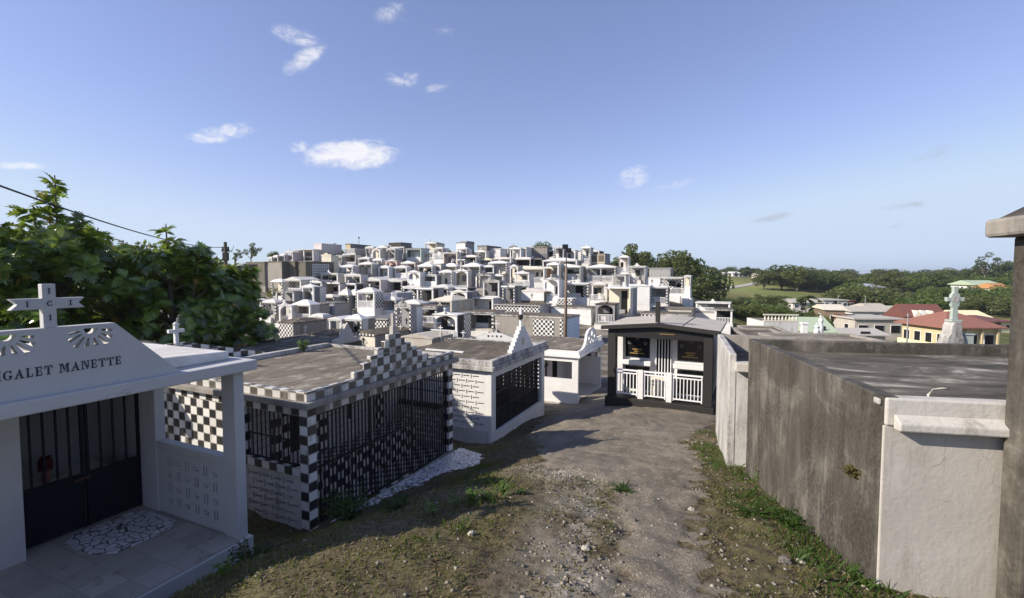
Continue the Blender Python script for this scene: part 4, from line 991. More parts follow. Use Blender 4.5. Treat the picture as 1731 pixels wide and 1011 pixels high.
# floodlight pole, thin lamp, utility pole and cable
p = P(956, 570, 38); pt = P(957.5, 420, 38)
t = thing('floodlight_pole', 'tall brown wooden floodlight pole with two black lamp boxes in the middle of graveyard', 'pole', (p.x, p.y, p.z - 1), 0)
L = pt.z - p.z + 1
MB().tube([(0, 0, 0), (.01, 0, L * .5), (.03, 0, L * .82)], [.135, .12, .105], 10).build('pole', 'wood_pole', t, smooth=True)
MB().tube([(.03, 0, L * .8), (.03, 0, L)], [.045, .04], 8).build('mast', 'rust_iron', t)
for x, z in ((-.02, L + .1), (.24, L - .2)):
    f = MB(); f.box(x - .27, -.19, z - .14, x + .17, .16, z + .22); f.build('floodlight', 'black_paint', t, bevel=.015)
p = P(607, 420, 108); t = thing('lamp_post', 'thin lamp post rising above the hilltop tombs', 'lamp post', (p.x, p.y, p.z - 1), 0)
MB().tube([(0, 0, 0), (0, 0, 3.3)], .05, 6).build('post', 'rust_iron', t); MB().box(-.16, -.1, 3.3, .16, .1, 3.62).build('lamp_head', 'charcoal', t, bevel=.03)
pp = P(381, 415, 34); t = thing('utility_pole', 'dark utility pole with insulators rising behind the breadfruit trees', 'pole', (pp.x, pp.y, pp.z - 9), 0)
MB().tube([(0, 0, 0), (0, 0, 9.25)], [.14, .11], 8).build('pole', 'bark', t); mb = MB(); mb.box(-.28, -.05, 8.55, .28, .05, 8.65)
for x in (-.2, 0, .2): mb.lathe([(.06, 8.65), (.08, 8.72), (.05, 8.8), (.07, 8.86), (.03, 8.92)], (x, 0), 8)
mb.box(-.16, -.14, 7.9, .16, .14, 8.5); mb.tube([(.1, 0, 8.4), (.5, 0, 8.7), (.62, 0, 8.95)], .025, 6); mb.build('fittings', 'charcoal', t)
a = P(-60, 292, 8.5); b = Vector((pp.x, pp.y, pp.z - .12)); pts = []
for i in range(25):
    f = i / 24; q = a.lerp(b, f); q.z -= .55 * 4 * f * (1 - f) * .75; pts.append(q)
tag(MB().tube(pts, .022, 6).build('power_cable', 'black_paint'), 'black power cable sagging above the breadfruit trees', 'cable')
# yellow-flowered dry bank in front of the concrete vaults is ground; a hedge stands on the skyline
# ------------------------------------------------------------------ trees
rng4 = np.random.default_rng(11)
def rand_rot(n):
    q = rng4.normal(size=(n, 4)); q /= np.linalg.norm(q, axis=1)[:, None]; w, x, y, z = q.T
    return np.stack([np.stack([1 - 2 * (y * y + z * z), 2 * (x * y - z * w), 2 * (x * z + y * w)], 1), np.stack([2 * (x * y + z * w), 1 - 2 * (x * x + z * z), 2 * (y * z - x * w)], 1), np.stack([2 * (x * z - y * w), 2 * (y * z + x * w), 1 - 2 * (x * x + y * y)], 1)], 1)
def crown_mesh(name, blobs, n, leaf, flat=.6):
    """leaf-sized quads through the shells of many overlapping clumps: blobs = (x,y,z,r)"""
    b = np.array(blobs); pr = b[:, 3] ** 2; k = rng4.choice(len(b), n, p=pr / pr.sum())
    d = rng4.normal(size=(n, 3)); d /= np.linalg.norm(d, axis=1)[:, None]; rad = b[k, 3] * (.55 + .5 * rng4.random(n) ** .6)
    c = b[k, :3] + d * rad[:, None] * np.array([1, 1, flat + .2])
    s = leaf * rng4.uniform(.6, 1.3, n); Rm = rand_rot(n)
    base = np.array([(-.5, 0, 0), (0, -.32, .06), (.5, 0, 0), (0, .32, .06)])
    return quadmesh(name, np.einsum('nij,kj->nki', Rm, base) * s[:, None, None] + c[:, None])
def blob_set(n, rx, ry, rz, zc, r0, r1, seed):
    g = np.random.default_rng(seed); out = []
    for i in range(n):
        d = g.normal(size=3); d /= np.linalg.norm(d); f = g.random() ** .45
        out.append((d[0] * rx * f, d[1] * ry * f, zc + d[2] * rz * f, g.uniform(r0, r1)))
    return out
def limbs(name, blobs, th, r, parent, seed):
    g = random.Random(seed); mb = MB(); top = Vector((g.uniform(-.15, .15), g.uniform(-.15, .15), th))
    mb.tube([(0, 0, -.8), (0, 0, 0), top * .5 + Vector((.05, 0, 0)), top], [r * 1.3, r, r * .8, r * .6], 8)
    for b in sorted(blobs, key=lambda q: -q[3])[:9]:
        e = Vector(b[:3]); m = top.lerp(e, .5) + Vector((0, 0, -.1)); mb.tube([top, m, e], [r * .5, r * .3, r * .1], 6)
    return mb.build(name, 'bark', parent, smooth=True)
PROTO = {}
def proto(kind, seed):
    """unit-ish trees, about 8 m high, several of each sort"""
    if (kind, seed) in PROTO: return PROTO[(kind, seed)]
    if kind == 'round': bl = blob_set(26, 2.6, 2.6, 2.2, 5.2, .7, 1.3, seed); n, lf = 2600, .42
    elif kind == 'wide': bl = blob_set(34, 4.2, 3.6, 1.8, 5.4, .7, 1.3, seed); n, lf = 3200, .42
    elif kind == 'tall': bl = blob_set(24, 1.8, 1.8, 3.2, 5.0, .55, 1.1, seed); n, lf = 2400, .38
    elif kind == 'airy': bl = blob_set(20, 3.0, 2.4, 2.6, 5.6, .4, .9, seed); n, lf = 1300, .36
    else: bl = blob_set(22, 2.6, 2.4, 1.5, 2.0, .7, 1.2, seed); n, lf = 2200, .36
    me = crown_mesh('crown', bl, n, lf)
    t = thing('tree_source', None, None); tr = limbs('trunk', bl, 2.6 if kind != 'bush' else .8, .22, t, seed); tm = tr.data
    bpy.data.objects.remove(tr); bpy.data.objects.remove(t)
    PROTO[(kind, seed)] = (me, tm); return PROTO[(kind, seed)]
MATD = {}
def tree(kind, px, pb, Y, hpx=None, h=None, mat='leaf_dark', label=None, group=None, wide=1.0, name=None, ground=True, z=None):
    """px = picture column, pb = row of the crown's foot (approx.), top given by hpx"""
    seed = rnd.randrange(3); me, tm = proto(kind, seed)
    b = P(px, pb, Y); top = P(px, hpx, Y).z if hpx is not None else b.z + h
    nat = {'round': 8.0, 'wide': 7.8, 'tall': 8.8, 'airy': 8.6, 'bush': 4.2}[kind]
    s = max(.2, (top - b.z) / nat)
    t = thing(name or ('bush' if kind == 'bush' else 'tree'), label, 'bush' if kind == 'bush' else 'tree', b, rnd.uniform(0, 6.28), group)
    t.scale = (s * wide, s * wide, s)
    for nm, m_, mt in (('crown', me, mat), ('trunk', tm, 'bark')):
        key = (m_.name, mt)
        if key not in MATD:
            q = m_.copy(); q.name = nm; q.materials.clear(); q.materials.append(MATS[mt]); MATD[key] = q
        o = bpy.data.objects.new(nm, MATD[key]); COL.objects.link(o); o.parent = t
    return t
# breadfruit: big lobed glossy leaves in rosettes
def breadfruit_leaf():
    q = []; n = 5; fold = .26
    def pt(x, y): return (x, y, fold * abs(y) - .34 * x * x)
    wid = [.22, .35, .40, .36, .25]
    for sgn in (1, -1):
        for i in range(n):
            a, b = i / (n + .8), (i + .97) / (n + .8); w = wid[i] * sgn
            q.append([pt(a, .0), pt(b, .0), pt(b + .06, w * .42), pt(a + .015, w * .40)])
            q.append([pt(a + .025, w * .38), pt(b + .055, w * .42), pt(a + .34, w * 1.06), pt(a + .17, w * .86)])
    e = n / (n + .8); q.append([pt(e - .08, -.03), pt(e + .04, -.10), pt(1.2, 0), pt(e + .04, .10)]); q.append([pt(e - .08, .03), pt(e, -.08), pt(e + .05, 0), pt(e, .08)])
    return np.array(q)
LEAF = breadfruit_leaf()
def breadfruit(px, pb, Y, ptop, rx, lab, n_ros, seed, leaders=(), fill=0):
    g = random.Random(seed); b = P(px, pb, Y); H = P(px, ptop, Y).z - b.z
    t = thing('breadfruit_tree', lab, 'tree', b, 0, 'breadfruit trees behind the left tombs')
    mb = MB(); r0 = .13; tips = []
    mb.tube([(0, 0, -1), (.03, 0, H * .3), (-.05, .04, H * .62), (0, 0, H * .9)], [r0, r0 * .85, r0 * .5, r0 * .18], 8)
    for i in range(n_ros // 6):
        f = g.random() ** .8; a = g.uniform(0, 6.28); zz = H * (.12 + .80 * f)
        rr = rx * (1.05 - .78 * max(0, f - .3) / .7) * g.uniform(.35, 1.12); e = Vector((math.cos(a) * rr, math.sin(a) * rr, zz))
        s = Vector((0, 0, max(.2, zz - rr * .75))); mid = s.lerp(e, .55) + Vector((0, 0, -.08)); mb.tube([s, mid, e], [r0 * .3, r0 * .2, r0 * .08], 5)
        out = Vector((math.cos(a) * .55, math.sin(a) * .55, .75)).normalized()
        for j in range(6):
            q = mid.lerp(e, g.uniform(.2, 1.12)) + Vector((g.uniform(-.34, .34), g.uniform(-.34, .34), g.uniform(-.15, .38)))
            tips.append((q, (out + Vector((g.uniform(-.35, .35), g.uniform(-.35, .35), 0))).normalized()))
            if j % 2: mb.tube([mid.lerp(e, .6), q], [.018, .010], 4)
    for dx, dz, k in leaders:
        for j in range(k): e = Vector((dx + g.uniform(-.1, .1), g.uniform(-.2, .2), H * dz + j * .28)); tips.append((e, Vector((g.uniform(-.4, .4), g.uniform(-.4, .4), 1)).normalized()))
        mb.tube([(dx * .3, 0, H * dz * .6), (dx * .8, 0, H * dz * .85), (dx, 0, H * dz + k * .28)], [.05, .035, .015], 6)
    mb.build('trunk', 'bark', t, smooth=True)
    Q = []
    for e, up in tips:
        k = g.randint(11, 16); a0 = g.uniform(0, 6.28); s_ = up.orthogonal().normalized(); s2 = up.cross(s_)
        for j in range(k):
            a = a0 + j * 2.4; el = g.uniform(-.35, .8)
            d = (s_ * math.cos(a) + s2 * math.sin(a)) * math.cos(el) + up * math.sin(el); d.normalize()
            sd = d.cross(up).normalized(); nn = sd.cross(d)
            rl = g.uniform(-.5, .5); sd, nn = sd * math.cos(rl) + nn * math.sin(rl), nn * math.cos(rl) - sd * math.sin(rl)
            L = g.uniform(.17, .37); M = np.array([list(d), list(sd), list(nn)]) * L; M[1] *= 1.08
            Q.append(LEAF @ M + np.array(list(e + d * .06)))
    me = quadmesh('leaves', np.concatenate(Q)); at_ = me.attributes.new('tint', 'FLOAT', 'POINT'); at_.data.foreach_set('value', np.repeat([g.random() for _ in Q], LEAF.shape[0] * 4).astype(np.float32)); link_mesh('leaves', me, 'leaf_breadfruit', t)
    CTRL.append((b.x, b.y, b.z)); return t
breadfruit(112, 640, 13.2, 376, 2.3, 'tallest breadfruit tree with a bare leafy leader rising above the cable at left', 230, 1, ((-.05, .98, 5), (-.7, .92, 3), (.55, .94, 2), (1.1, .84, 2)))
breadfruit(296, 655, 14.6, 412, 2.5, 'breadfruit tree with bright lobed leaves in the middle of the group', 220, 2, ((-.1, .95, 3), (.9, .78, 2), (-1.1, .8, 1)))
breadfruit(398, 640, 16.2, 446, 1.75, 'smallest breadfruit tree, rightmost of the group beside the hillside tombs', 160, 3, ((.1, .9, 2), (.8, .7, 1)))
breadfruit(-5, 640, 11.8, 392, 2.0, 'breadfruit tree cut by the left edge of the photo', 170, 4, ((.2, .96, 2), (-.6, .9, 2)))
breadfruit(205, 660, 16.8, 412, 2.4, 'shaded breadfruit tree standing behind the tallest one', 190, 5, ((.3, .92, 2),))
for px, pt, Y, k in ((25, 395, 26, 'round'), (150, 392, 30, 'round'), (235, 408, 34, 'wide'), (330, 432, 38, 'wide')):
    tree(k, px, 560, Y, pt, mat='leaf_dark', label='dark bushy tree filling the gap behind the breadfruit trees', group='dark trees behind the breadfruit trees', wide=1.2)
# skyline trees behind the graveyard
for px, pb, pt, Y, k, w, lab in ((425, 450, 409, 125, 'airy', 1.3, 'open-crowned tree on the skyline right of the utility pole'), (398, 452, 420, 122, 'airy', 1.0, 'thin-crowned tree just right of the utility pole on the skyline'), (462, 448, 424, 120, 'round', 1.1, 'low round tree on the skyline before the small domed tombs'),
                                 (352, 470, 436, 118, 'wide', 1.2, 'low dark tree on the skyline left of the utility pole')):
    tree(k, px, pb, Y, pt, mat='leaf_dark', label=lab, wide=w)
tree('bush', 571, 450, 112, 413, mat='leaf_dark', label='dark green clipped bush between two skyline vaults at left', wide=.7)
tree('bush', 918, 438, 114, 406, mat='leaf_dark', label='small bush showing above the grey scalloped gable on the skyline', wide=.9)
# dense trees at the right end of the hill
for px, pb, pt, Y, k, w, m, lab in ((1060, 500, 410, 102, 'round', 1.0, 'leaf_olive', 'leftmost tree of the dense clump at the right end of the graveyard'), (1100, 505, 424, 100, 'round', 1.1, 'leaf_dark', 'dark tree in the middle of the dense clump, behind chequered roofs'),
                                    (1135, 510, 422, 97, 'wide', .9, 'leaf_olive', 'broad olive tree at the top of the dense clump'), (1168, 518, 434, 95, 'round', 1.1, 'leaf_dark', 'dark rounded tree on the right side of the dense clump'),
                                    (1190, 520, 455, 92, 'bush', 1.0, 'leaf_dark', 'low dark bush at the right foot of the dense clump'), (1082, 500, 428, 107, 'tall', 1.0, 'leaf_olive', 'narrow tree between the leftmost and the dark one in the clump')):
    tree(k, px, pb, Y, pt, mat=m, label=lab, wide=w, name=None)
CTRL += [tuple(P(1110, 500, 100)), tuple(P(1060, 445, 118)), tuple(P(860, 428, 124)), tuple(P(640, 430, 124)), tuple(P(430, 450, 124)), tuple(P(300, 480, 80)), tuple(P(100, 500, 60)), tuple(P(300, 560, 30)), (-15, 18, -1.6), (-22, 14, -1.4)]
# ------------------------------------------------------------------ valley floor and far hills (heights)
for px, py, Y in ((1240, 575, 42), (1300, 590, 50), (1450, 600, 55), (1650, 600, 55), (1750, 600, 55), (1230, 560, 60), (1300, 560, 75), (1450, 560, 75), (1650, 560, 75), (1300, 535, 105), (1450, 535, 105), (1600, 535, 105), (1260, 520, 120), (1400, 515, 140), (1560, 520, 135), (1680, 520, 120),
                  (1215, 492, 150), (1290, 495, 150), (1210, 476, 190), (1290, 474, 200), (1370, 490, 190), (1500, 495, 190), (1640, 492, 170), (1300, 468, 260), (1450, 475, 270), (1600, 474, 260), (1720, 470, 240), (1900, 480, 200), (1000, 470, 300), (700, 470, 300), (300, 470, 300)):
    CTRL.append(tuple(P(px, py, Y)))
CTRL += [(-150, 60, -2), (-200, 200, 0), (0, 450, -4), (300, 300, -3), (400, 100, -6), (500, 500, -8), (-500, 400, -6), (-300, -50, -2), (300, -50, -4), (900, 900, -12), (-900, 900, -12), (0, 1200, -14), (60, 10, -8), (40, 0, -5), (30, 30, -6.5), (0, -55, 1)]
# palms
def palm_meshes():
    Q = []; g = random.Random(3)
    for i in range(16):
        a = i * 2.4; el = g.uniform(-.15, 1.1); L = g.uniform(1.7, 2.3); n = 11; prev = None
        for k in range(n):
            f = k / n; d = Vector((math.cos(a) * math.cos(el - f * 1.5), math.sin(a) * math.cos(el - f * 1.5), math.sin(el - f * 1.5)))
            p = (prev if prev is not None else Vector((0, 0, 0))) + d * L / n; sd = d.cross(Vector((0, 0, 1))).normalized()
            if prev is not None:
                for s in (1, -1):
                    w = .62 * math.sin(math.pi * (.12 + .86 * f)); tip = p + sd * s * w + d * .28 + Vector((0, 0, -w * .5)); o = d * .05
                    Q.append([tuple(prev - o), tuple(p), tuple(tip), tuple(prev + sd * s * w * .5 + Vector((0, 0, -.05)))])
            prev = p
    return quadmesh('fronds', np.array(Q))
PALM = palm_meshes(); PALM.materials.append(MATS['leaf_palm'])
pm = MB().tube([(0, 0, -1.0), (.03, 0, -.5), (0, 0, 0)], [.11, .085, .07], 8); to = pm.build('trunk', 'bark'); PTR = to.data; bpy.data.objects.remove(to)
def palm(px, pt, Y, h, size, lab, group='palms in the valley'):
    c = P(px, pt + size * .45 * FPX / Y * .6, Y); t = thing('palm_tree', lab, 'palm', (c.x, c.y, c.z - h), rnd.uniform(0, 6.28), group)
    a = bpy.data.objects.new('fronds', PALM); COL.objects.link(a); a.parent = t; a.location = (0, 0, h); a.scale = (size * .27,) * 3
    b = bpy.data.objects.new('trunk', PTR); COL.objects.link(b); b.parent = t; b.location = (0, 0, h); b.scale = (1.6, 1.6, h + .5)
for px, pt, Y, h, s, lab in ((1312, 508, 74, 4, 4.4, 'large palm with drooping fronds right of the white rail tomb'), (1362, 496, 92, 5, 4.4, 'tall palm in front of the dark woods above the grey shack'), (1378, 512, 88, 4, 3.6, 'shorter palm below the tall one by the grey shack'),
                             (1270, 500, 90, 4, 4.2, 'palm beside the field edge among low bushes'), (1530, 490, 130, 7, 4.6, 'palm standing left of the stone cross'), (1512, 484, 140, 7, 4.6, 'thin palm by the hill houses in the right valley'), (1485, 497, 120, 5, 4, 'small palm below the white hillside villa'),
                             (1588, 482, 150, 8, 5, 'palm just left of the stone cross top'), (1636, 486, 130, 6, 4.6, 'palm just right of the stone cross')):
    palm(px, pt, Y, h, s, lab)
for i, px in enumerate((1208, 1219, 1231, 1240, 1247, 1258, 1266, 1276, 1284, 1293)):
    palm(px, 454 + (i * 7) % 5, 215 + i * 3, 7 + (i * 3) % 4, 6.0, 'distant palm standing along the top of the green field', 'palms along the field ridge')
# woods: individual trees on the slopes at right
def wood(n, x0, x1, pb, pt0, pt1, Y0, Y1, kinds, mats, lab, grp):
    for i in range(n):
        px = x0 + (x1 - x0) * (i + rnd.uniform(.1, .9)) / n; Y = rnd.uniform(Y0, Y1)
        tree(rnd.choice(kinds), px, pb + rnd.uniform(-4, 4), Y, rnd.uniform(pt0, pt1), mat=rnd.choice(mats), label=lab, group=grp, wide=rnd.uniform(1.35, 2.0))
DK, OL, LT = 'leaf_dark', 'leaf_olive', 'leaf_light'
wood(14, 1195, 1300, 468, 450, 458, 235, 260, ('round', 'wide'), (DK, OL), 'far tree on the ridge behind the green field', 'trees on the ridge behind the field')
for px, pb, pt, Y, k, w, m, lab in ((1290, 500, 455, 165, 'round', 1.3, OL, 'pale olive tree at the right edge of the green field'), (1322, 505, 446, 170, 'round', 1.4, DK, 'tall dark tree, highest of the wood right of the field'), (1345, 505, 448, 165, 'round', 1.3, OL, 'olive crowned tree beside the highest one in the wood'), (1368, 505, 453, 168, 'round', 1.3, DK, 'dark tree at the right shoulder of the wood by the field'),
                                    (1395, 508, 460, 172, 'wide', 1.2, DK, 'broad dark tree sloping down towards the bright round tree'), (1437, 516, 476, 140, 'round', 1.5, LT, 'bright green round tree left of the white hillside villa'), (1415, 520, 487, 138, 'round', 1.2, OL, 'smaller olive tree at the left of the bright round one')):
    tree(k, px, pb, Y, pt, mat=m, label=lab, wide=w)
wood(14, 1300, 1430, 506, 460, 474, 180, 205, ('round', 'wide'), (DK, DK, OL), 'dark tree of the wood in the valley beyond the field', 'trees of the dark valley wood')
wood(24, 1370, 1660, 482, 453, 462, 255, 290, ('round', 'wide'), (DK, OL), 'far tree on the low wooded horizon at right', 'trees on the far horizon ridge')
wood(26, 1450, 1710, 508, 456, 474, 165, 205, ('round', 'wide', 'tall'), (DK, OL, LT), 'tree on the wooded slope behind the stone cross', 'trees on the slope behind the stone cross')
wood(22, 1420, 1725, 526, 482, 500, 125, 150, ('round', 'bush', 'wide'), (OL, LT, DK), 'bushy tree at the foot of the slope above the red roofs', 'trees above the red roofs')
wood(12, 1560, 1730, 532, 496, 512, 100, 118, ('bush', 'round'), (LT, OL), 'bright scrub tree between the yellow house and the slope', 'scrub behind the yellow house')
wood(16, 1205, 1345, 522, 497, 506, 105, 150, ('bush', 'round'), (DK, OL), 'low bush along the lower edge of the green field', 'bushes below the field')
wood(9, 1225, 1300, 545, 512, 524, 58, 80, ('bush', 'round'), (DK, OL, LT), 'valley bush right of the white rail tomb', 'bushes right of the rail tomb')
wood(10, 1300, 1450, 545, 518, 530, 84, 100, ('bush', 'round'), (LT, OL, DK), 'garden bush among the village houses', 'garden bushes in the village')
for px, pb, pt, Y, w, m, lab in ((1665, 480, 428, 190, 1.1, DK, 'tall ragged tree on the right skyline above the white-roofed house'), (1690, 485, 440, 195, 1.2, DK, 'dark tree on the skyline right of the ragged one'), (1640, 486, 450, 200, 1.2, DK, 'rounder tree on the skyline left of the ragged one')):
    tree('airy' if px == 1665 else 'round', px, pb, Y, pt, mat=m, label=lab, wide=w)
tree('bush', 1392, 560, 62, 533, mat=LT, label='light green banana-like bush beside the pale green roof', wide=.9); tree('bush', 1370, 556, 66, 528, mat=OL, label='olive bush between the balustrade roof and the grey shack', wide=1.0)
# ------------------------------------------------------------------ village
def house(name, lab, px0, px1, pe, pb, Y, rz=0, D=8, wall='cream', roof='hip', rm='terracotta', rise=1.6, over=.5, wins=4, winz=(.35, .75), storeys=1, door=True, wm='glass', sidew=3, cat='house'):
    p = P(px0, pb, Y); H = P(px0, pe, Y).z - p.z; rz = R(rz); lo, hi = 1, 60
    for _ in range(40):
        W = (lo + hi) / 2
        if (p.x + W * math.cos(rz)) / (p.y + W * math.sin(rz)) < (px1 - 865.5) / FPX: lo = W
        else: hi = W
    t = thing(name, lab, cat, p, rz, None); CTRL.append((p.x + W / 2, p.y + 1, p.z))
    MB().box(0, 0, -2.5, W, D, H).build('wall', wall, t); o = over; mb = MB()
    if roof == 'hip':
        i = min(W, D) * .42
        mb.loft([ring(-o, -o, W + o, D + o, H), ring(-o, -o, W + o, D + o, H + .15), ring(i, D * .46, W - i, D * .54, H + rise)])
    elif roof == 'gable': mb.prism([(-o, H), (D + o, H), (D + o, H + .12), (D / 2, H + rise), (-o, H + .12)], -o, W + o, 'x')
    elif roof == 'gablef': mb.prism([(-o, H), (W + o, H), (W + o, H + .12), (W / 2, H + rise), (-o, H + .12)], -o, D + o, 'y')
    else: mb.box(-o, -o, H, W + o, D + o, H + .2)
    mb.build('roof', rm, t)
    for s in range(storeys):
        h0, h1 = H * s / storeys, H * (s + 1) / storeys
        for k in range(wins):
            x = W * (k + .5) / wins; w = min(.7, W / wins * .3); f = MB().box(x - w, -.06, h0 + (h1 - h0) * winz[0], x + w, -.001, h0 + (h1 - h0) * winz[1]).build('window', 'white_clean', t)
            MB().box(x - w + .08, -.09, h0 + (h1 - h0) * winz[0] + .08, x + w - .08, -.061, h0 + (h1 - h0) * winz[1] - .08).build('pane', wm, f)
        for k in range(sidew):
            y = D * (k + .5) / sidew; f = MB().box(-.06, y - .55, h0 + (h1 - h0) * winz[0], -.001, y + .55, h0 + (h1 - h0) * winz[1]).build('window', 'white_clean', t)
            MB().box(-.09, y - .45, h0 + (h1 - h0) * winz[0] + .08, -.061, y + .45, h0 + (h1 - h0) * winz[1] - .08).build('pane', wm, f)
    if door: MB().box(W * .5 - .5, -.06, 0, W * .5 + .5, -.001, 2.0).build('door', 'charcoal', t)
    return t, W, H
t, W, H = house('house', 'long yellow house with a broad red hipped roof behind the stone cross', 1600, 1690, 555, 592, 60, 0, 7, 'yellow', 'hip', 'terracotta', 1.9, .7, 3, (.2, .72), sidew=4, wm='dark_void')
MB().box(-.4, -.5, -.2, W + .5, -.3, .75).build('balcony_wall', 'paleyellow', t); MB().box(-.6, -.3, -.2, -.4, 7, .75).build('balcony_wall', 'paleyellow', t)
for k in range(4): MB().box(W * k / 3.2, -.48, .75, W * k / 3.2 + .22, -.3, H).build('column', 'yellow', t)
t, W, H = house('house', 'white house with a dark red gabled roof and little white dormers', 1540, 1606, 543, 580, 76, -14, 8, 'cream', 'gable', 'red_roof', 2.6, .5, 4, sidew=2)
for k in range(3):
    dm = MB().prism([(W * (.1 + k * .2), H + .6), (W * (.1 + k * .2) + 1.1, H + .6), (W * (.1 + k * .2) + .55, H + 1.7)], .4, 2.6).build('dormer', 'cream', t)
mb = MB(); mb.loft([[(1 + .38 * math.cos(a) * f, -.8 - .1 * f, H + 1.5 + .38 * math.sin(a) * f) for a in [i * .7854 for i in range(8)]] for f in (1, .6, .1)]); mb.tube([(1, -.85, H + 1.5), (1.1, .4, H + .4)], .04, 6); mb.build('satellite_dish', 'white_metal', t)
house('house', 'small cream house with a wall-like front under the red gable', 1556, 1580, 556, 580, 70, -10, 5, 'cream', 'flat', 'concrete_pale', 0, .1, 2, sidew=1)
house('house', 'grey weathered house with a pinkish flat roof in the middle of the village', 1444, 1530, 540, 575, 72, -6, 8, 'concrete_pale', 'flat', 'concrete_pale', .3, .3, 3, wm='dark_void', sidew=2)
house('house', 'white flat-roofed house behind the grey weathered one', 1440, 1520, 527, 548, 90, -8, 7, 'white_dirty', 'gable', 'roof_grey', .9, .4, 4, sidew=2)
house('shack', 'brown wooden shack with a bleached tin roof beyond the cross statue', 1394, 1430, 524, 556, 78, -20, 7, 'wood_pole', 'gable', 'cream', .8, .3, 1, wm='dark_void', sidew=1)
house('house', 'small house with a red tin roof beside the brown shack', 1430, 1450, 542, 560, 75, 0, 5, 'white_dirty', 'gable', 'red_roof', .9, .3, 1)
house('house', 'low white flat-roofed house at the foot of the wood', 1392, 1434, 508, 522, 118, -5, 9, 'white_dirty', 'flat', 'concrete_pale', .2, .3, 4, sidew=2)
house('shed', 'bright orange-red shed at the foot of the dark wood', 1434, 1446, 509, 519, 120, 0, 4, 'red_roof', 'flat', 'red_roof', .2, .2, 1, door=False)
house('house', 'pink-walled low house among bushes left of the flat white house', 1378, 1394, 512, 522, 112, 0, 6, 'pink', 'gable', 'roof_grey', .8, .3, 2)
house('villa', 'white two-storey hillside villa with a blue upper floor', 1463, 1492, 486, 500, 150, -10, 9, 'white_clean', 'hip', 'blue_grey', 1.2, .6, 3, storeys=2, sidew=2)
house('house', 'white terraced annexe just below the hillside villa', 1468, 1496, 500, 510, 142, -8, 6, 'white_clean', 'flat', 'bluewhite', .2, .2, 4)
house('house', 'large pale-roofed white house high on the right slope', 1648, 1690, 482, 494, 150, -8, 10, 'white_paint', 'gable', 'green_roof', 1.5, .7, 3)
house('house', 'orange-roofed house at the right edge of the slope', 1690, 1712, 488, 500, 140, 0, 8, 'cream', 'gable', 'orange', 1.6, .5, 2)
house('house', 'long house with a pale cream roof right of the red gable', 1630, 1680, 540, 560, 88, -8, 8, 'cream', 'gable', 'paleyellow', 1.5, .5, 3)
house('house', 'yellow brown-roofed bungalow at the far right of the village', 1664, 1712, 545, 562, 80, 4, 8, 'paleyellow', 'hip', 'red_roof', .9, .5, 4, wm='dark_void')
house('shed', 'low beige shed with a grey roof directly beyond the concrete tomb', 1428, 1500, 567, 590, 52, -6, 5, 'beige', 'gable', 'concrete_pale', .6, .4, 1)
house('shed', 'pale green tin-roofed shed behind the white statues', 1362, 1412, 562, 585, 46, -12, 6, 'concrete_pale', 'gable', 'green_roof', 1.3, .3, 1)
house('house', 'cream flat house with a pale tin roof in the middle distance', 1474, 1505, 522, 536, 100, -5, 7, 'cream', 'gable', 'roof_grey', 1.0, .4, 2)
house('house', 'green-roofed house half hidden among bushes', 1500, 1540, 528, 540, 98, -5, 7, 'concrete', 'gable', 'green_roof', 1.2, .4, 2)
house('house', 'white house among bushes left of the large palm', 1272, 1300, 524, 536, 88, -10, 6, 'white_dirty', 'flat', 'concrete_pale', .2, .3, 2)
house('house', 'pinkish low house just above the balustrade roof', 1340, 1376, 512, 524, 104, -6, 7, 'palepink', 'gable', 'concrete_pale', .8, .4, 3)
house('house', 'yellow bungalow peeking over the green field ridge', 1222, 1232, 462, 467, 215, 0, 6, 'paleyellow', 'gable', 'white_paint', .8, .3, 1, sidew=0); house('house', 'white bungalow on the ridge of the green field', 1238, 1250, 462, 467, 214, 0, 6, 'white_clean', 'gable', 'white_paint', .8, .3, 2, sidew=0)
house('house', 'pale house at the end of the farm track on the ridge', 1282, 1290, 465, 470, 205, 0, 6, 'palepink', 'gable', 'concrete_pale', .8, .3, 1, sidew=0)
# farm track on the field, laid on the slope
a, b = P(1206, 494, 148), P(1288, 474, 199)
TRACK = [a.lerp(b, i / 24) for i in range(25)]
# ------------------------------------------------------------------ tombs and statues in the right middle distance
def plaintomb(lab, px0, px1, pe, pb, Y, rz, D, wall, roofm, rim=True):
    p = P(px0, pb, Y); H = P(px0, pe, Y).z - p.z; rz = R(rz); lo, hi = .5, 30
    for _ in range(40):
        W = (lo + hi) / 2
        if (p.x + W * math.cos(rz)) / (p.y + W * math.sin(rz)) < (px1 - 865.5) / FPX: lo = W
        else: hi = W
    t = thing('tomb', lab, 'tomb', p, rz, None); MB().box(0, 0, -1.5, W, D, H).build('vault', wall, t)
    MB().box(.15, .15, H + .001, W - .15, D - .15, H + .02).build('roof', roofm, t)
    if rim:
        mb = MB(); mb.box(0, 0, H + .0005, W, .14, H + .09); mb.box(0, D - .14, H + .0005, W, D, H + .09); mb.box(0, .141, H + .0005, .14, D - .141, H + .09); mb.box(W - .14, .141, H + .0005, W, D - .141, H + .09); mb.build('rim', 'concrete', t, bevel=.015)
    return t, W, H
plaintomb('dark flat-roofed tomb with a thin pale rim beyond the stained white tomb', 1258, 1345, 572, 610, 17, -16, 3.0, 'concrete_wall', 'roof_dark')
plaintomb('second dark sunken roof further behind the pale-rimmed tomb', 1262, 1340, 562, 590, 22, -16, 2.6, 'concrete_wall', 'roof_dark')
plaintomb('long low tomb just behind the concrete tomb rear wall', 1330, 1520, 582, 640, 13, -6, 2.0, 'concrete_wall', 'roof_mid')
t, W, H = plaintomb('tomb with a cream balustrade along its flat roof at the valley edge', 1290, 1352, 544, 575, 30, -8, 3, 'white_dirty', 'roof_mid', False)
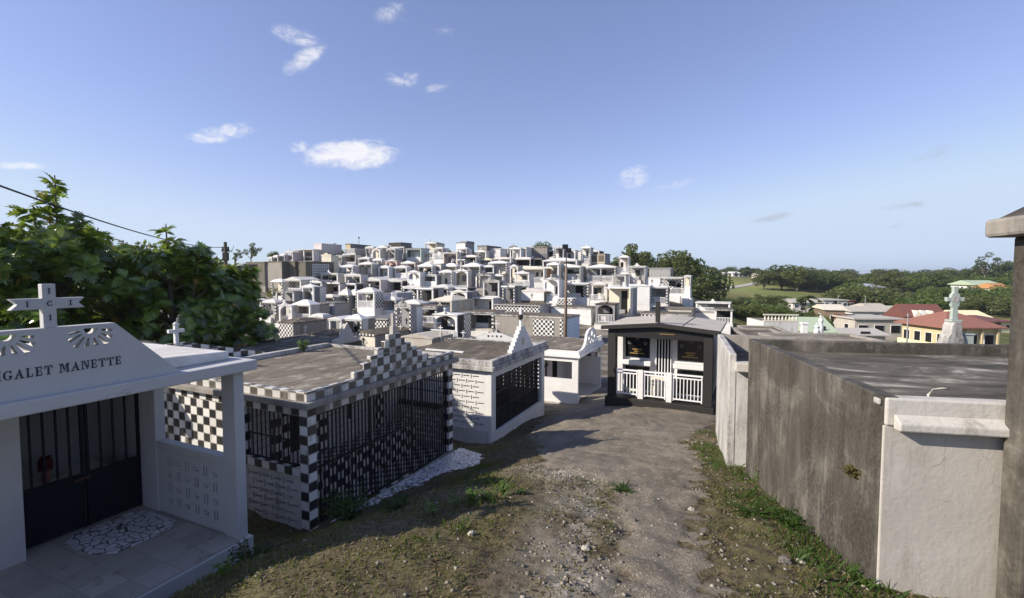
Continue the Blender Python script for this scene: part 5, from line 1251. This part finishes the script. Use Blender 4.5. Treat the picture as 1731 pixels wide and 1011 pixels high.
mb = MB(); mb.box(0, 0, H + .021, W, .14, H + .1); mb.box(0, 0, H + .42, W, .14, H + .5)
n = int(W / .2)
for i in range(n): mb.lathe([(.03, H + .1), (.065, H + .2), (.03, H + .32), (.05, H + .42)], (W * (i + .5) / n, .07), 6)
mb.build('balustrade', 'cream', t)
for px, pt, Y, h, lab in ((1388, 532, 26, 1.5, 'white statue-like finial, tallest of three beside the pale green roof'), (1381, 546, 26, .9, 'short white finial left of the tallest one'), (1360, 545, 25, 1.1, 'square white pier left of the pale green roof')):
    c = P(px, pt, Y); t = thing('finial', lab, 'monument', (c.x, c.y, c.z - h), R(-15), 'white finials by the green roof')
    mb = MB()
    if px == 1360: mb.box(-.14, -.14, 0, .14, .14, h - .1); mb.box(-.18, -.18, h - .1, .18, .18, h)
    else: mb.lathe([(.2, 0), (.2, h * .25), (.13, h * .32), (.15, h * .5), (.09, h * .7), (.13, h * .76), (.11, h * .84), (.03, h * .86), (.03, h)], seg=10); mb.box(-.1, -.02, h * .91, .1, .02, h * .95)
    mb.build('shaft', 'white_clean', t, bevel=.01); MB().box(-.35, -.3, -2.5, .35, .3, 0).build('base', 'white_paint', t)
for px, pt, Y, h, lab in ((1535, 530, 56, 5, 'thin grey street pole in front of the weathered house'), (1463, 500, 100, 8, 'slim power pole below the hillside villa'), (1417, 500, 100, 7, 'slim pole near the low white house')):
    c = P(px, pt, Y); t = thing('power_pole', lab, 'pole', (c.x, c.y, c.z - h), 0); MB().tube([(0, 0, -1), (0, 0, h)], [.1, .07], 8).build('pole', 'concrete_grey', t); MB().box(-.5, -.05, h - .5, .5, .05, h - .4).build('crossarm', 'charcoal', t)
# distant blue-green hills on the horizon
for nm, px0, px1, py, Y, hh, dep in (('hills', 1200, 1900, 463, 900, 8, 200), ('hills', 1100, 2100, 464, 2600, 26, 500)):
    a, b = P(px0, 470, Y), P(px1, 470, Y); n = 60; Vv = []; Ff = []
    for i in range(n + 1):
        f = i / n; x = a.x + (b.x - a.x) * f; e = math.sin(math.pi * f) ** .4; z = 3.0 + hh * (.25 + .5 * mnoise.fractal(Vector((f * 5, Y * .01, 0)), 1, 2, 4)) * e
        for j, (dy, zz) in enumerate(((0, -25), (dep * .3, z * .6 - 2), (dep * .6, z), (dep, -25))): Vv.append((x, Y + dy, zz))
    for i in range(n):
        for j in range(3): k = i * 4 + j; Ff.append((k, k + 4, k + 5, k + 1))
    o = link_mesh(nm, idxmesh(nm, Vv, Ff), 'hill_green'); tag(o, kind='structure')

tree('bush', 823, 484, 74, 470, mat=OL, label='straggly olive bush growing between tombs left of the gallery tomb')
tree('bush', 470, 505, 66, 487, mat='leaf_brown', label='dry brown shrub on the bank in front of the concrete vaults', wide=1.6)
tree('bush', 500, 500, 67, 488, mat='leaf_brown', label='second dry shrub on the bank, right of the larger brown one', wide=1.3)
tree('bush', 546, 462, 84, 450, mat=DK, label='dark little bush beside the cream pedimented tomb')
tree('bush', 712, 545, 50, 528, mat=DK, label='dark round bush beside the cream pyramid-roofed tomb')
# ------------------------------------------------------------------ ground
CTRL += [(1, .5, .72), (1, 3, .29), (-1, 3, .27), (1, 4.5, .04), (1.6, 6.5, -.3), (2.3, 9.4, -.8), (3.2, 12.5, -1.33), (3.5, 15.2, -1.78), (2.0, 15.5, -1.9), (2.4, 18.2, -2.4), (5, 14, -1.6),
         (-2.24, 5.8, -.19), (-3.05, 4.5, .0), (-1.33, 7.2, -.43), (.75, 9.1, -.76), (-.3, 8.2, -.62), (.1, 10.4, -1.1), (-.3, 11.3, -1.6), (-1.5, 8.3, -.95), (-2.4, 7.2, -.9), (-2.8, 6.1, -.5),
         (-3, 1, .5), (5, 0, .4), (-6, 0, .3), (0, -6, 1.2), (12, 4, -.8), (9, 9, -1.6), (12, 14, -2.5), (10, 20, -2.8)]
pts = {}
for c in CTRL: pts[(round(c[0], 1), round(c[1], 1))] = c
CT = np.array(list(pts.values()), float)
def phi(r): return r
n = len(CT)
A = np.zeros((n + 3, n + 3)); dd = np.hypot(CT[:, None, 0] - CT[None, :, 0], CT[:, None, 1] - CT[None, :, 1])
A[:n, :n] = phi(dd); lam = np.where(np.hypot(CT[:, 0], CT[:, 1]) < 17, .03, .8); A[:n, :n] -= np.diag(lam)
A[:n, n] = 1; A[n, :n] = 1
A[n + 1, n + 1] = A[n + 2, n + 2] = 1
wts = np.linalg.solve(A, np.concatenate([CT[:, 2], np.zeros(3)]))
def gzs(x, y):
    x = np.asarray(x, float).ravel(); y = np.asarray(y, float).ravel(); out = np.empty(len(x))
    for i in range(0, len(x), 4000):
        s = slice(i, i + 4000)
        out[s] = phi(np.hypot(x[s, None] - CT[None, :, 0], y[s, None] - CT[None, :, 1])) @ wts[:n] + wts[n]
    return out
LB = ([1.5, 2, 4.4, 6.2, 7.5, 8.3, 9.2, 12.4, 14, 16, 18, 20], [.95, .95, 1.05, 1.5, 1.65, 1.15, .65, .75, .6, .7, 1.3, 2])
RB = ([1.5, 2, 4.4, 6, 7.5, 9.1, 10.8, 12.4, 14.5, 17.5, 20], [1.7, 1.7, 1.85, 2.4, 3.0, 3.7, 4.1, 5.0, 6.2, 7.8, 8])
def fbm(x, y, s, o=4, z=0.0): return np.array([mnoise.fractal(Vector((a * s, b * s, z)), 1.0, 2.0, o) for a, b in zip(x, y)])
def asphalt(x, y, nz=0.0):
    d = np.minimum(x - np.interp(y, *LB), np.interp(y, *RB) - x)
    d = np.where((y < 1.0) | (y > 20.5), -1, d) + nz * .35
    return np.clip(d / .24 + .5, 0, 1)
def axis(lo, hi, step, far, grow):
    a = list(np.arange(lo, hi, step)); s = step
    while a[-1] < far[1]: s *= grow; a.append(a[-1] + s)
    b = []; s = step; v = lo
    while v > far[0]: s *= grow; v -= s; b.append(v)
    return np.array(b[::-1] + a)
gx = axis(-4.6, 5.0, .055, (-2500, 2500), 1.09); gy = axis(2.2, 13.5, .055, (-60, 4500), 1.07)
GX, GY = np.meshgrid(gx, gy); X, Y = GX.ravel(), GY.ravel()
Z = gzs(X, Y)
far = np.hypot(X, Y) > 420
Z = np.where(far, np.maximum(Z, -40) * 0 - 9, Z) if False else Z
near = (X > -5.5) & (X < 9) & (Y > 1.5) & (Y < 21)
xi, yi = X[near], Y[near]
nA = fbm(xi, yi, .9); nB = fbm(xi, yi, 3.3, 5, 3.1); nC = fbm(xi, yi, 13, 3, 7.7)
asp = asphalt(xi, yi, nB)
rub = np.clip(1 - np.abs(xi - np.interp(yi, *LB) + .45) / .9, 0, 1) * (yi < 9.5)
amp = np.where(asp > .5, .28, 1.0)
Z[near] += nA * .035 + amp * (nB * .035 + nC * (.017 + .016 * rub)) + asp * (.03 + nB * .02 + np.minimum(0, nA + .15) * .03) + asp * nC * .008
V = np.stack([X, Y, Z], 1); nx, ny = len(gx), len(gy)
I = np.arange(nx * ny).reshape(ny, nx)
F = np.stack([I[:-1, :-1].ravel(), I[:-1, 1:].ravel(), I[1:, 1:].ravel(), I[1:, :-1].ravel()], 1)
me = idxmesh('ground', V, F)
for p in (): pass
def fattr(name, vals):
    a = me.attributes.new(name, 'FLOAT', 'POINT'); a.data.foreach_set('value', np.asarray(vals, np.float32))
full = np.zeros(len(X)); full[near] = asp; fattr('asphalt', full)
full = np.zeros(len(X)); full[near] = rub; fattr('rubble', full)
def grass_p(x, y):
    l, r = np.interp(y, *LB), np.interp(y, *RB)
    g = np.zeros_like(x)
    g = np.maximum(g, np.clip((x - r - .1) / .35, 0, 1) * (x < 4.6) * (y < 11.4) * .85)
    bank = -1.9 + .30 * (y - 4.2)                      # crest of the bank on the left
    g = np.maximum(g, np.clip(1 - np.abs(x - (l - 2.6 + .08 * y)) / .9, 0, 1) * .6 * (y < 11))
    g = np.maximum(g, np.clip((l - 3.0 - x) / .5, 0, 1) * .9 * (y < 9))
    g = np.maximum(g, np.clip(1 - np.hypot((x - 1.75), (y - 7.3)) / .7, 0, 1))
    g = np.maximum(g, np.clip(1 - np.abs(x - 1.25) / .3, 0, 1) * (y > 5) * (y < 8) * .5)
    g = np.maximum(g, .6 * (x < -.2) * (y > 8.6))
    return g
full = np.zeros(len(X)); full[near] = np.clip(grass_p(xi, yi) + nB * .4, 0, 1); fattr('grass', full)
cem = ((Y > 11) & (Y < 100) & (X < 22 + (Y - 20) * .1) & (X > -60)).astype(float)
fattr('graveyard', np.where(near, 0, cem))
fx = P(1245, 485, 175); fattr('meadow', np.clip(1.6 - np.hypot((X - fx.x + 4) / 26, (Y - 178) / 42) * 1.3, 0, 1))
g = link_mesh('ground', me, []); tag(g, kind='structure')
for p in me.polygons: p.use_smooth = True
m, N = newmat('ground'); oc = N('ShaderNodeTexCoord').outputs['Object']
at = lambda k: N('ShaderNodeAttribute', attribute_name=k).outputs['Fac']
n1 = N.noise(oc, 1.3, 8, .65); n2 = N.noise(oc, 9, 8, .68); n3 = N.noise(oc, 42, 5, .65); nf = N.noise(oc, .035, 8, .62); ng = N.noise(oc, .35, 7, .65)
vor = N('ShaderNodeTexVoronoi', {'Vector': oc, 'Scale': 34.0}); vc = N('ShaderNodeSeparateColor', {0: vor.outputs['Color']}).outputs[0]
dirt = N.mix(N.ramp(n2, .32, .62), (.040, .030, .017), (.125, .10, .06)); dirt = N.mix(N.math('MULTIPLY', N.ramp(n1, .45, .62), .7), dirt, (.08, .07, .03))
dirt = N.mix(N.math('MULTIPLY', N.ramp(n3, .52, .68), .7), dirt, (.30, .25, .18))
grv = N.mix(vc, (.14, .125, .105), (.46, .42, .35)); grv = N.mix(N.ramp(n2, .45, .6), grv, (.26, .235, .20))
grs = N.mix(N.ramp(n2, .35, .65), (.055, .06, .02), (.13, .12, .05))
asc = N.mix(N.ramp(n1, .35, .65), (.145, .124, .095), (.225, .193, .148)); asc = N.mix(N.math('MULTIPLY', N.math('GREATER_THAN', vc, .88), N.ramp(n2, .42, .6)), asc, (.33, .295, .24))
asc = N.mix(N.ramp(n3, .48, .68), asc, (.11, .097, .08)); v9 = N('ShaderNodeTexVoronoi', {'Vector': oc, 'Scale': 85.0}); asc = N.mix(N.math('MULTIPLY', N.math('GREATER_THAN', N('ShaderNodeSeparateColor', {0: v9.outputs['Color']}).outputs[0], .8), N.math('LESS_THAN', v9.outputs['Distance'], .38)), asc, (.42, .38, .31)); asc = N.mix(N.math('MULTIPLY', N.ramp(N.noise(oc, .55, 6, .6), .48, .62), .5), asc, (.12, .107, .088))
crk = N('ShaderNodeTexVoronoi', {'Vector': N('ShaderNodeVectorMath', {0: oc, 1: N('ShaderNodeTexNoise', {'Vector': oc, 'Scale': 2.0, 'Detail': 5}).outputs[1]}, operation='ADD').outputs[0], 'Scale': .75}, feature='DISTANCE_TO_EDGE').outputs[0]
asc = N.mix(N.math('MULTIPLY', N.math('LESS_THAN', crk, .0045), N.math('MULTIPLY', N.ramp(n1, .5, .6), .7)), asc, (.07, .06, .05))
col = N.mix(N.math('MULTIPLY', at('rubble'), N.ramp(n1, .35, .6)), dirt, grv)
fg = N.mix(N.ramp(nf, .4, .6), (.085, .10, .032), (.17, .155, .055)); fg = N.mix(N.ramp(ng, .4, .7), fg, (.05, .065, .02))
gy_ = N.mix(N.ramp(ng, .4, .6), (.10, .085, .062), (.24, .215, .18)); gy_ = N.mix(N.ramp(n1, .58, .7), gy_, (.09, .095, .04))
pos = N('ShaderNodeSeparateXYZ', {0: oc})
dist = N.math('SQRT', N.math('ADD', N.math('POWER', pos.outputs[0], 2.0), N.math('POWER', pos.outputs[1], 2.0)))
col = N.mix(N.ramp(dist, 21, 27), col, fg); col = N.mix(at('meadow'), col, N.mix(N.ramp(nf, .4, .6), (.20, .23, .07), (.28, .27, .10))); col = N.mix(at('graveyard'), col, gy_)
col = N.mix(N.math('MULTIPLY', at('grass'), N.math('MULTIPLY', N.ramp(n2, .42, .6), .75)), col, grs)
col = N.mix(N.ramp(N.math('ADD', at('asphalt'), N.math('MULTIPLY', N.math('SUBTRACT', n2, .5), .8)), .4, .6), col, asc)
finish(N, col, .95, N.math('ADD', n2, N.math('MULTIPLY', n3, .9)), .6, .15, bd=.03)
me.materials.append(m)

rng = np.random.default_rng(5)
def zat(x, y):
    """height of the finished ground mesh, bilinear"""
    x = np.asarray(x, float); y = np.asarray(y, float)
    i = np.clip(np.searchsorted(gx, x) - 1, 0, nx - 2); j = np.clip(np.searchsorted(gy, y) - 1, 0, ny - 2)
    fx = (x - gx[i]) / (gx[i + 1] - gx[i]); fy = (y - gy[j]) / (gy[j + 1] - gy[j]); Zg = Z.reshape(ny, nx)
    return Zg[j, i] * (1 - fx) * (1 - fy) + Zg[j, i + 1] * fx * (1 - fy) + Zg[j + 1, i] * (1 - fx) * fy + Zg[j + 1, i + 1] * fx * fy
def blocked(x, y):          # inside a tomb
    b = np.zeros(len(x), bool)
    for ox, oy, rz, x0, x1, y0, y1 in ((-4.04, 6.72, LRZ, -5, .25, -.12, 4), (-3.6, 8.1, LRZ, -.05, 5, -.05, 5), (-.678, 15.12, LRZ, 0, 4.2, 0, 4), (3.45, 4.3, R(-11), 0, 6, -.02, 5), (4.1, 8.75, R(-20), 0, 4, 0, 4), (3.84, 18.6, R(-27.5), -.1, 4, -.1, 4), (4.06, 3.86, R(-11), -.05, 2, -.05, 2), (-3.6, 8.1, LRZ, .05, 5.1, -.95, 0)):
        u = (x - ox) * math.cos(rz) + (y - oy) * math.sin(rz); v = -(x - ox) * math.sin(rz) + (y - oy) * math.cos(rz)
        b |= (u > x0) & (u < x1) & (v > y0) & (v < y1)
    return b
def blades(name, count, prob, h0, h1, w, mat, label, cat, lean=.6, box=(-4.8, 5.2, 2.4, 14)):
    x = rng.uniform(box[0], box[1], count); y = box[2] + (box[3] - box[2]) * rng.random(count) ** 1.5
    pn = np.array([mnoise.noise(Vector((a * 1.7, b * 1.7, 1.3))) for a, b in zip(x, y)])
    keep = (rng.random(count) < np.clip(prob(x, y) * (1 + pn * 2.2), 0, 1)) & ~blocked(x, y) & (asphalt(x, y, pn * .6) < .45)
    x, y = x[keep], y[keep]; k = len(x); z = zat(x, y) - .01
    h = rng.uniform(h0, h1, k); a = rng.uniform(0, 6.283, k); l = rng.uniform(.1, lean, k) * h; b = a + rng.uniform(-1, 1, k) + 1.57
    sx, sy = np.cos(b) * w, np.sin(b) * w; dx, dy = np.cos(a) * l, np.sin(a) * l
    q = np.stack([np.stack([x - sx, y - sy, z], 1), np.stack([x + sx, y + sy, z], 1), np.stack([x + sx * .8 + dx * .45, y + sy * .8 + dy * .45, z + h * .62], 1), np.stack([x + dx, y + dy, z + h * .95], 1)], 1)
    o = link_mesh(name, quadmesh(name, q), mat); tag(o, label, cat, kind='stuff'); return o
blades('grass', 75000, lambda x, y: grass_p(x, y), .02, .075, .0045, 'grass_blade', 'short patchy green grass along both edges of the path', 'grass')
blades('dry_grass', 60000, lambda x, y: np.clip(.6 * grass_p(x, y) + .25 * (x < 1.0) + .6 * (x > 2), 0, 1), .012, .05, .0045, 'grass_dry', 'dry straw-coloured moss and litter on the bare ground', 'dry grass', 1.4)
blades('leaf_litter', 52000, lambda x, y: np.clip(.75 * (x < np.interp(y, *LB) - .2) + .35 * grass_p(x, y), 0, 1), .015, .05, .011, 'leaf_litter', 'brown curled leaf litter and dead moss over the bank', 'leaf litter', 2.2)
blades('ground_weeds', 36000, lambda x, y: np.clip(1 - np.abs(x - (3.2 + .19 * (y - 4.3))) / .55, 0, 1) * (y < 9) * .75 + np.clip(1 - np.abs(x - (np.interp(y, *LB) - 2.7 + .12 * y)) / .35, 0, 1) * .5 * (y > 5) * (y < 11) + .8 * (np.abs(x - np.interp(y, *RB) - .35) < .3) * (y > 8.6) * (y < 13), .03, .17, .009, 'leaf_fern', 'low green weeds along the right wall and the bank edge', 'weeds', 1.2)
# loose stones
def stones(name, count, prob, s0, s1, label):
    x = rng.uniform(-4, 5, count); y = 2.4 + 10 * rng.random(count) ** 1.4
    keep = (rng.random(count) < prob(x, y)) & ~blocked(x, y); x, y = x[keep], y[keep]; k = len(x); z = zat(x, y)
    s = s0 + (s1 - s0) * rng.random(k) ** 4
    cube = np.array([(a, b, c) for c in (-1, 1) for b in (-1, 1) for a in (-1, 1)], float)
    vv = cube[None] * (1 + rng.uniform(-.45, .3, (k, 8, 3))) * s[:, None, None] * np.array([1, .8, .6]); ang = rng.uniform(0, 6.28, k)
    c, sn = np.cos(ang)[:, None], np.sin(ang)[:, None]
    V = np.stack([vv[..., 0] * c - vv[..., 1] * sn + x[:, None], vv[..., 0] * sn + vv[..., 1] * c + y[:, None], vv[..., 2] + z[:, None] + s[:, None] * .15], 2)
    fi = np.array([(0, 2, 3, 1), (4, 5, 7, 6), (0, 1, 5, 4), (2, 6, 7, 3), (0, 4, 6, 2), (1, 3, 7, 5)])
    F = (fi[None] + (np.arange(k) * 8)[:, None, None]).reshape(-1, 4)
    o = link_mesh(name, idxmesh(name, V.reshape(-1, 3), F), 'gravel'); tag(o, label, 'gravel', kind='stuff')
m, N = newmat('gravel'); rr = N('ShaderNodeNewGeometry').outputs['Random Per Island']
finish(N, N.mix(N.math('POWER', rr, 1.6), (.13, .115, .095), (.38, .345, .29)), .95, N.noise(N('ShaderNodeTexCoord').outputs['Object'], 60, 4), .4, .15)
def stone_p(x, y):
    l = np.interp(y, *LB)
    return np.clip(.10 + .8 * np.clip(1 - np.abs(x - l + .4) / .9, 0, 1) * (y < 9.5) + .3 * np.clip((x - np.interp(y, *RB) + .1) / .3, 0, 1) - .0, 0, 1) * np.where(asphalt(x, y) > .6, .35, 1)
stones('gravel', 30000, stone_p, .003, .022, 'loose pale stones scattered over the broken path')

# single plants and stones one can point to
def leaf_plant(name, label, cat, px, py, Y, n, h, leaf, mat, spread=.12, group=None, onground=True, z=None):
    p = P(px, py, Y); zz = float(zat([p.x], [p.y])[0]) if z is None else z
    t = thing(name, label, cat, (p.x, p.y, zz - .01), 0, group)
    mb = MB(); Q = []
    for i in range(n):
        a = rnd.uniform(0, 6.28); l = rnd.uniform(.3, 1) * spread; hh = h * rnd.uniform(.45, 1)
        top = Vector((math.cos(a) * l, math.sin(a) * l, hh)); mb.tube([(0, 0, 0), top * .5 + Vector((0, 0, hh * .12)), top], [.006, .005, .003], 5)
        for k in range(6):
            f = rnd.uniform(.4, 1.02); c = top * f; b = rnd.uniform(0, 6.28); s = leaf * rnd.uniform(.6, 1.1)
            d = Vector((math.cos(b), math.sin(b), rnd.uniform(-.2, .45))).normalized(); sd = d.cross(Vector((0, 0, 1))).normalized() * s * .36
            Q.append([c, c + d * s * .45 + sd, c + d * s, c + d * s * .45 - sd])
    mb.build('stem', 'bark' if mat == 'leaf_brown' else mat, t)
    link_mesh('leaves', quadmesh('leaves', np.array([[tuple(v) for v in q] for q in Q])), mat, t)
    return t
WG = 'bright green weeds along the bank'
for px, py, Y, n, h, l, lab in ((772, 862, 6.25, 4, .22, .075, 'small upright weed at the left end of the weed row on the bank'),
                                (800, 858, 6.4, 9, .26, .085, 'tallest bright leafy weed in the middle of the bank'),
                                (826, 850, 6.6, 7, .18, .07, 'low spreading weed right of the tallest one on the bank'),
                                (850, 838, 6.9, 9, .22, .075, 'bushy weed at the right end of the bank row'),
                                (735, 872, 6.0, 5, .2, .06, 'thin straggly weed leaning over the dark bank edge'),
                                (880, 845, 7.0, 6, .12, .05, 'low creeping weed where the bank meets the path')):
    leaf_plant('weed', lab, 'weed', px, py, Y, n, h, l, 'leaf_weed', .14, WG)
leaf_plant('fern_bush', 'soft dark green bush in the shade before the barred gate', 'bush', 588, 935, 6.6, 60, .5, .07, 'leaf_fern', .34)
leaf_plant('fern_bush', 'low dark green undergrowth in the ditch beside the white porch tomb', 'bush', 430, 960, 6.0, 50, .28, .06, 'leaf_fern', .42)
leaf_plant('fern_bush', 'shaded creeping plant between the mosaic apron and the bank', 'bush', 672, 888, 6.6, 40, .25, .05, 'leaf_fern', .38)
leaf_plant('weed', 'pale leafy sprig at the bottom left beside the white porch plinth', 'weed', 378, 1003, 4.5, 5, .2, .07, 'leaf_weed', .1)
leaf_plant('weed', 'tall thin seed-headed weed by the porch corner', 'weed', 415, 960, 5.0, 3, .34, .03, 'leaf_brown', .06)
leaf_plant('weed', 'clump of green weeds at the foot of the grey concrete wall', 'weed', 1330, 905, 5.9, 45, .20, .05, 'leaf_fern', .42)
leaf_plant('weed', 'low green weed patch on the gravel right of the asphalt', 'weed', 1275, 880, 6.2, 40, .12, .045, 'leaf_fern', .42)
leaf_plant('weed', 'bright sprig climbing the far corner of the grey concrete wall', 'weed', 1285, 850, 7.6, 5, .3, .09, 'leaf_weed', .1)
leaf_plant('weed', 'small bright tuft at the bottom right near the white end wall', 'weed', 1470, 1000, 4.25, 14, .09, .03, 'leaf_weed', .1)
leaf_plant('weed', 'green tuft in the middle of the path on broken asphalt', 'weed', 1052, 838, 7.2, 34, .08, .035, 'leaf_fern', .26)
p = P(1455, 795, 4.72); leaf_plant('wall_plant', 'olive plant growing out of a hole in the grey concrete wall', 'plant', 1452, 812, 4.72, 34, .17, .07, 'leaf_brown', .17, z=P(1452, 812, 4.72).z)
p = P(514, 588, 13.4); leaf_plant('roof_sapling', 'yellow-green sapling sprouting at the back edge of the chequered tomb roof', 'plant', 514, 596, 13.2, 16, .42, .13, 'leaf_weed', .18, z=P(514, 596, 13.2).z)
plain('rock_dark', (.13, .12, .105), .95, .15, var=.4, bump=.6)
for px, py, Y, s, lab in ((1327, 968, 4.75, .06, 'grey lump of concrete near the foot of the concrete wall'), (1352, 968, 4.8, .04, 'tan broken stone beside the grey lump of concrete'),
                          (990, 962, 5.0, .045, 'white stone near the bottom middle of the path'), (797, 935, 5.3, .04, 'pale round stone on the bank edge'), (1168, 885, 6.3, .045, 'white pebble at the right edge of the asphalt')):
    p = P(px, py, Y); z = float(zat([p.x], [p.y])[0])
    bm = bmesh.new(); bmesh.ops.create_icosphere(bm, subdivisions=3, radius=s)
    for v in bm.verts: v.co = v.co * (1 + .5 * mnoise.noise(v.co * (1.6 / s) + Vector((px, py, 0)))); v.co.z *= .75
    mm = bpy.data.meshes.new('stone'); bm.to_mesh(mm); bm.free()
    o = link_mesh('stone', mm, 'rock_dark' if s > .05 else 'rock', None, (p.x, p.y, z + s * .35)); tag(o, lab, 'stone', 'loose stones on the path')
# ------------------------------------------------------------------ farm track and sky
zt = [(v.x, v.y) for v in TRACK]; mb = MB(); Q = []
for (x0, y0), (x1, y1) in zip(zt, zt[1:]):
    d = Vector((x1 - x0, y1 - y0)).normalized(); n_ = Vector((-d.y, d.x)) * 1.3
    c = [(x0 - n_.x, y0 - n_.y), (x0 + n_.x, y0 + n_.y), (x1 + n_.x, y1 + n_.y), (x1 - n_.x, y1 - n_.y)]
    Q.append([(x, y, float(zat([x], [y])[0]) + .12) for x, y in c])
o = link_mesh('farm_track', quadmesh('farm_track', np.array(Q)), 'concrete_pale'); tag(o, kind='structure')
w = bpy.data.worlds.new('World'); sc.world = w; w.use_nodes = True; t = w.node_tree
for n_ in list(t.nodes): t.nodes.remove(n_)
N = NT(t)
sky = N('ShaderNodeTexSky', sky_type='NISHITA', sun_disc=False, sun_elevation=SEL, sun_rotation=math.pi + SAZ, air_density=1.0, dust_density=.1, ozone_density=3.5, altitude=50)
d = N('ShaderNodeTexCoord').outputs['Generated']; s = N('ShaderNodeSeparateXYZ', {0: d})
az = N.math('ARCTAN2', s.outputs[0], s.outputs[1]); el = N.math('ARCSINE', s.outputs[2])
nz = N.noise(N.scale(d, (1, 1, 2.2)), 11, 12, .66, .7); nz2 = N.noise(N.scale(d, (1, 1, 1.6)), 40, 9, .7, .5)
nn = N.math('ADD', N.math('MULTIPLY', nz, .62), N.math('MULTIPLY', nz2, .38))
def ang(px, py):
    v = (P(px, py, 1000) - EYE).normalized(); return math.atan2(v.x, v.y), math.asin(v.z)
dens = None; grey = None
for px, py, wpx, hpx, rot, op in ((592, 262, 92, 30, 8, 1.25), (500, 250, 28, 14, 20, .7), (372, 225, 60, 17, 18, 1.05), (497, 58, 50, 16, -10, .75), (515, 100, 48, 15, 35, .8), (681, 134, 36, 17, 10, .75), (740, 145, 45, 10, 20, .45), (665, 18, 40, 20, 15, .5), (750, 50, 45, 12, -30, .3),
                                 (30, 281, 40, 9, 8, .85), (610, 328, 30, 9, 5, .45), (1070, 300, 34, 22, 20, .72), (1125, 318, 60, 9, 12, .35), (1575, 262, 52, 14, 12, .55), (1525, 348, 56, 11, 3, .62), (1305, 368, 40, 9, 10, .55), (1455, 355, 26, 9, 10, .35), (1510, 383, 22, 6, 10, .4), (945, 390, 22, 8, 20, .35), (1480, 455, 120, 7, 0, .4)):
    a0, e0 = ang(px, py); k = math.cos(a0)
    ca, sa = math.cos(R(rot)), math.sin(R(rot)); wa, ha = wpx / FPX * k * .9, hpx / FPX * k * .9
    da = N.math('SUBTRACT', az, a0); de = N.math('SUBTRACT', el, e0)
    u = N.math('MULTIPLY', N.math('ADD', N.math('MULTIPLY', da, ca), N.math('MULTIPLY', de, sa)), 1 / wa)
    v = N.math('MULTIPLY', N.math('SUBTRACT', N.math('MULTIPLY', de, ca), N.math('MULTIPLY', da, sa)), 1 / ha)
    r2 = N.math('ADD', N.math('MULTIPLY', u, u), N.math('MULTIPLY', v, v))
    m_ = N.math('MULTIPLY', N.math('MAXIMUM', N.math('SUBTRACT', 1.25, r2), 0.0), op)
    if px > 1200 and py < 440: grey = m_ if grey is None else N.math('MAXIMUM', grey, m_)
    else: dens = m_ if dens is None else N.math('MAXIMUM', dens, m_)
f = N.math('MULTIPLY', N.ramp(N.math('ADD', N.math('MULTIPLY', dens, .62), N.math('MULTIPLY', N.math('SUBTRACT', nn, .5), 4.6)), .10, 1.3), N.math('MINIMUM', N.math('MULTIPLY', dens, 1.2), .88))
q = N('ShaderNodeSeparateColor', {0: sky.outputs[0]}); ch = []
for i in range(3): ch.append(N.math('SMOOTH_MIN', N.math('MULTIPLY', N.math('POWER', N.math('MULTIPLY', q.outputs[i], .0956 * SKYT[i]), .82), (1.52, 1.36, 1.36)[i] * .707 / SKY_S), (.63, .765, .96)[i] * .707 / SKY_S, 1.2))
skyc = N('ShaderNodeCombineColor', {0: ch[0], 1: ch[1], 2: ch[2]}).outputs[0]
fg = N.math('MULTIPLY', N.ramp(N.math('ADD', N.math('MULTIPLY', grey, .8), N.math('MULTIPLY', N.math('SUBTRACT', nn, .5), 3.0)), .15, 1.0), N.math('MINIMUM', grey, .62))
lp = N.mix(fg, N.mix(f, skyc, CLOUD), (3.1, 3.2, 3.6))
bg = N('ShaderNodeBackground', {'Color': lp, 'Strength': SKY_S}); N('ShaderNodeOutputWorld', {0: bg.outputs[0]})

# air between here and the far woods: one even closed box
hz = MB().box(-3200, -120, -70, 3200, 5200, 45).build('haze', []); tag(hz, 'thin pale air haze over the whole valley', 'haze', kind='stuff')
m, N = newmat('haze'); N('ShaderNodeOutputMaterial', {'Volume': N('ShaderNodeVolumePrincipled', {'Color': (.82, .9, 1, 1), 'Density': .00024, 'Anisotropy': .2}).outputs[0]}); hz.data.materials.append(m)
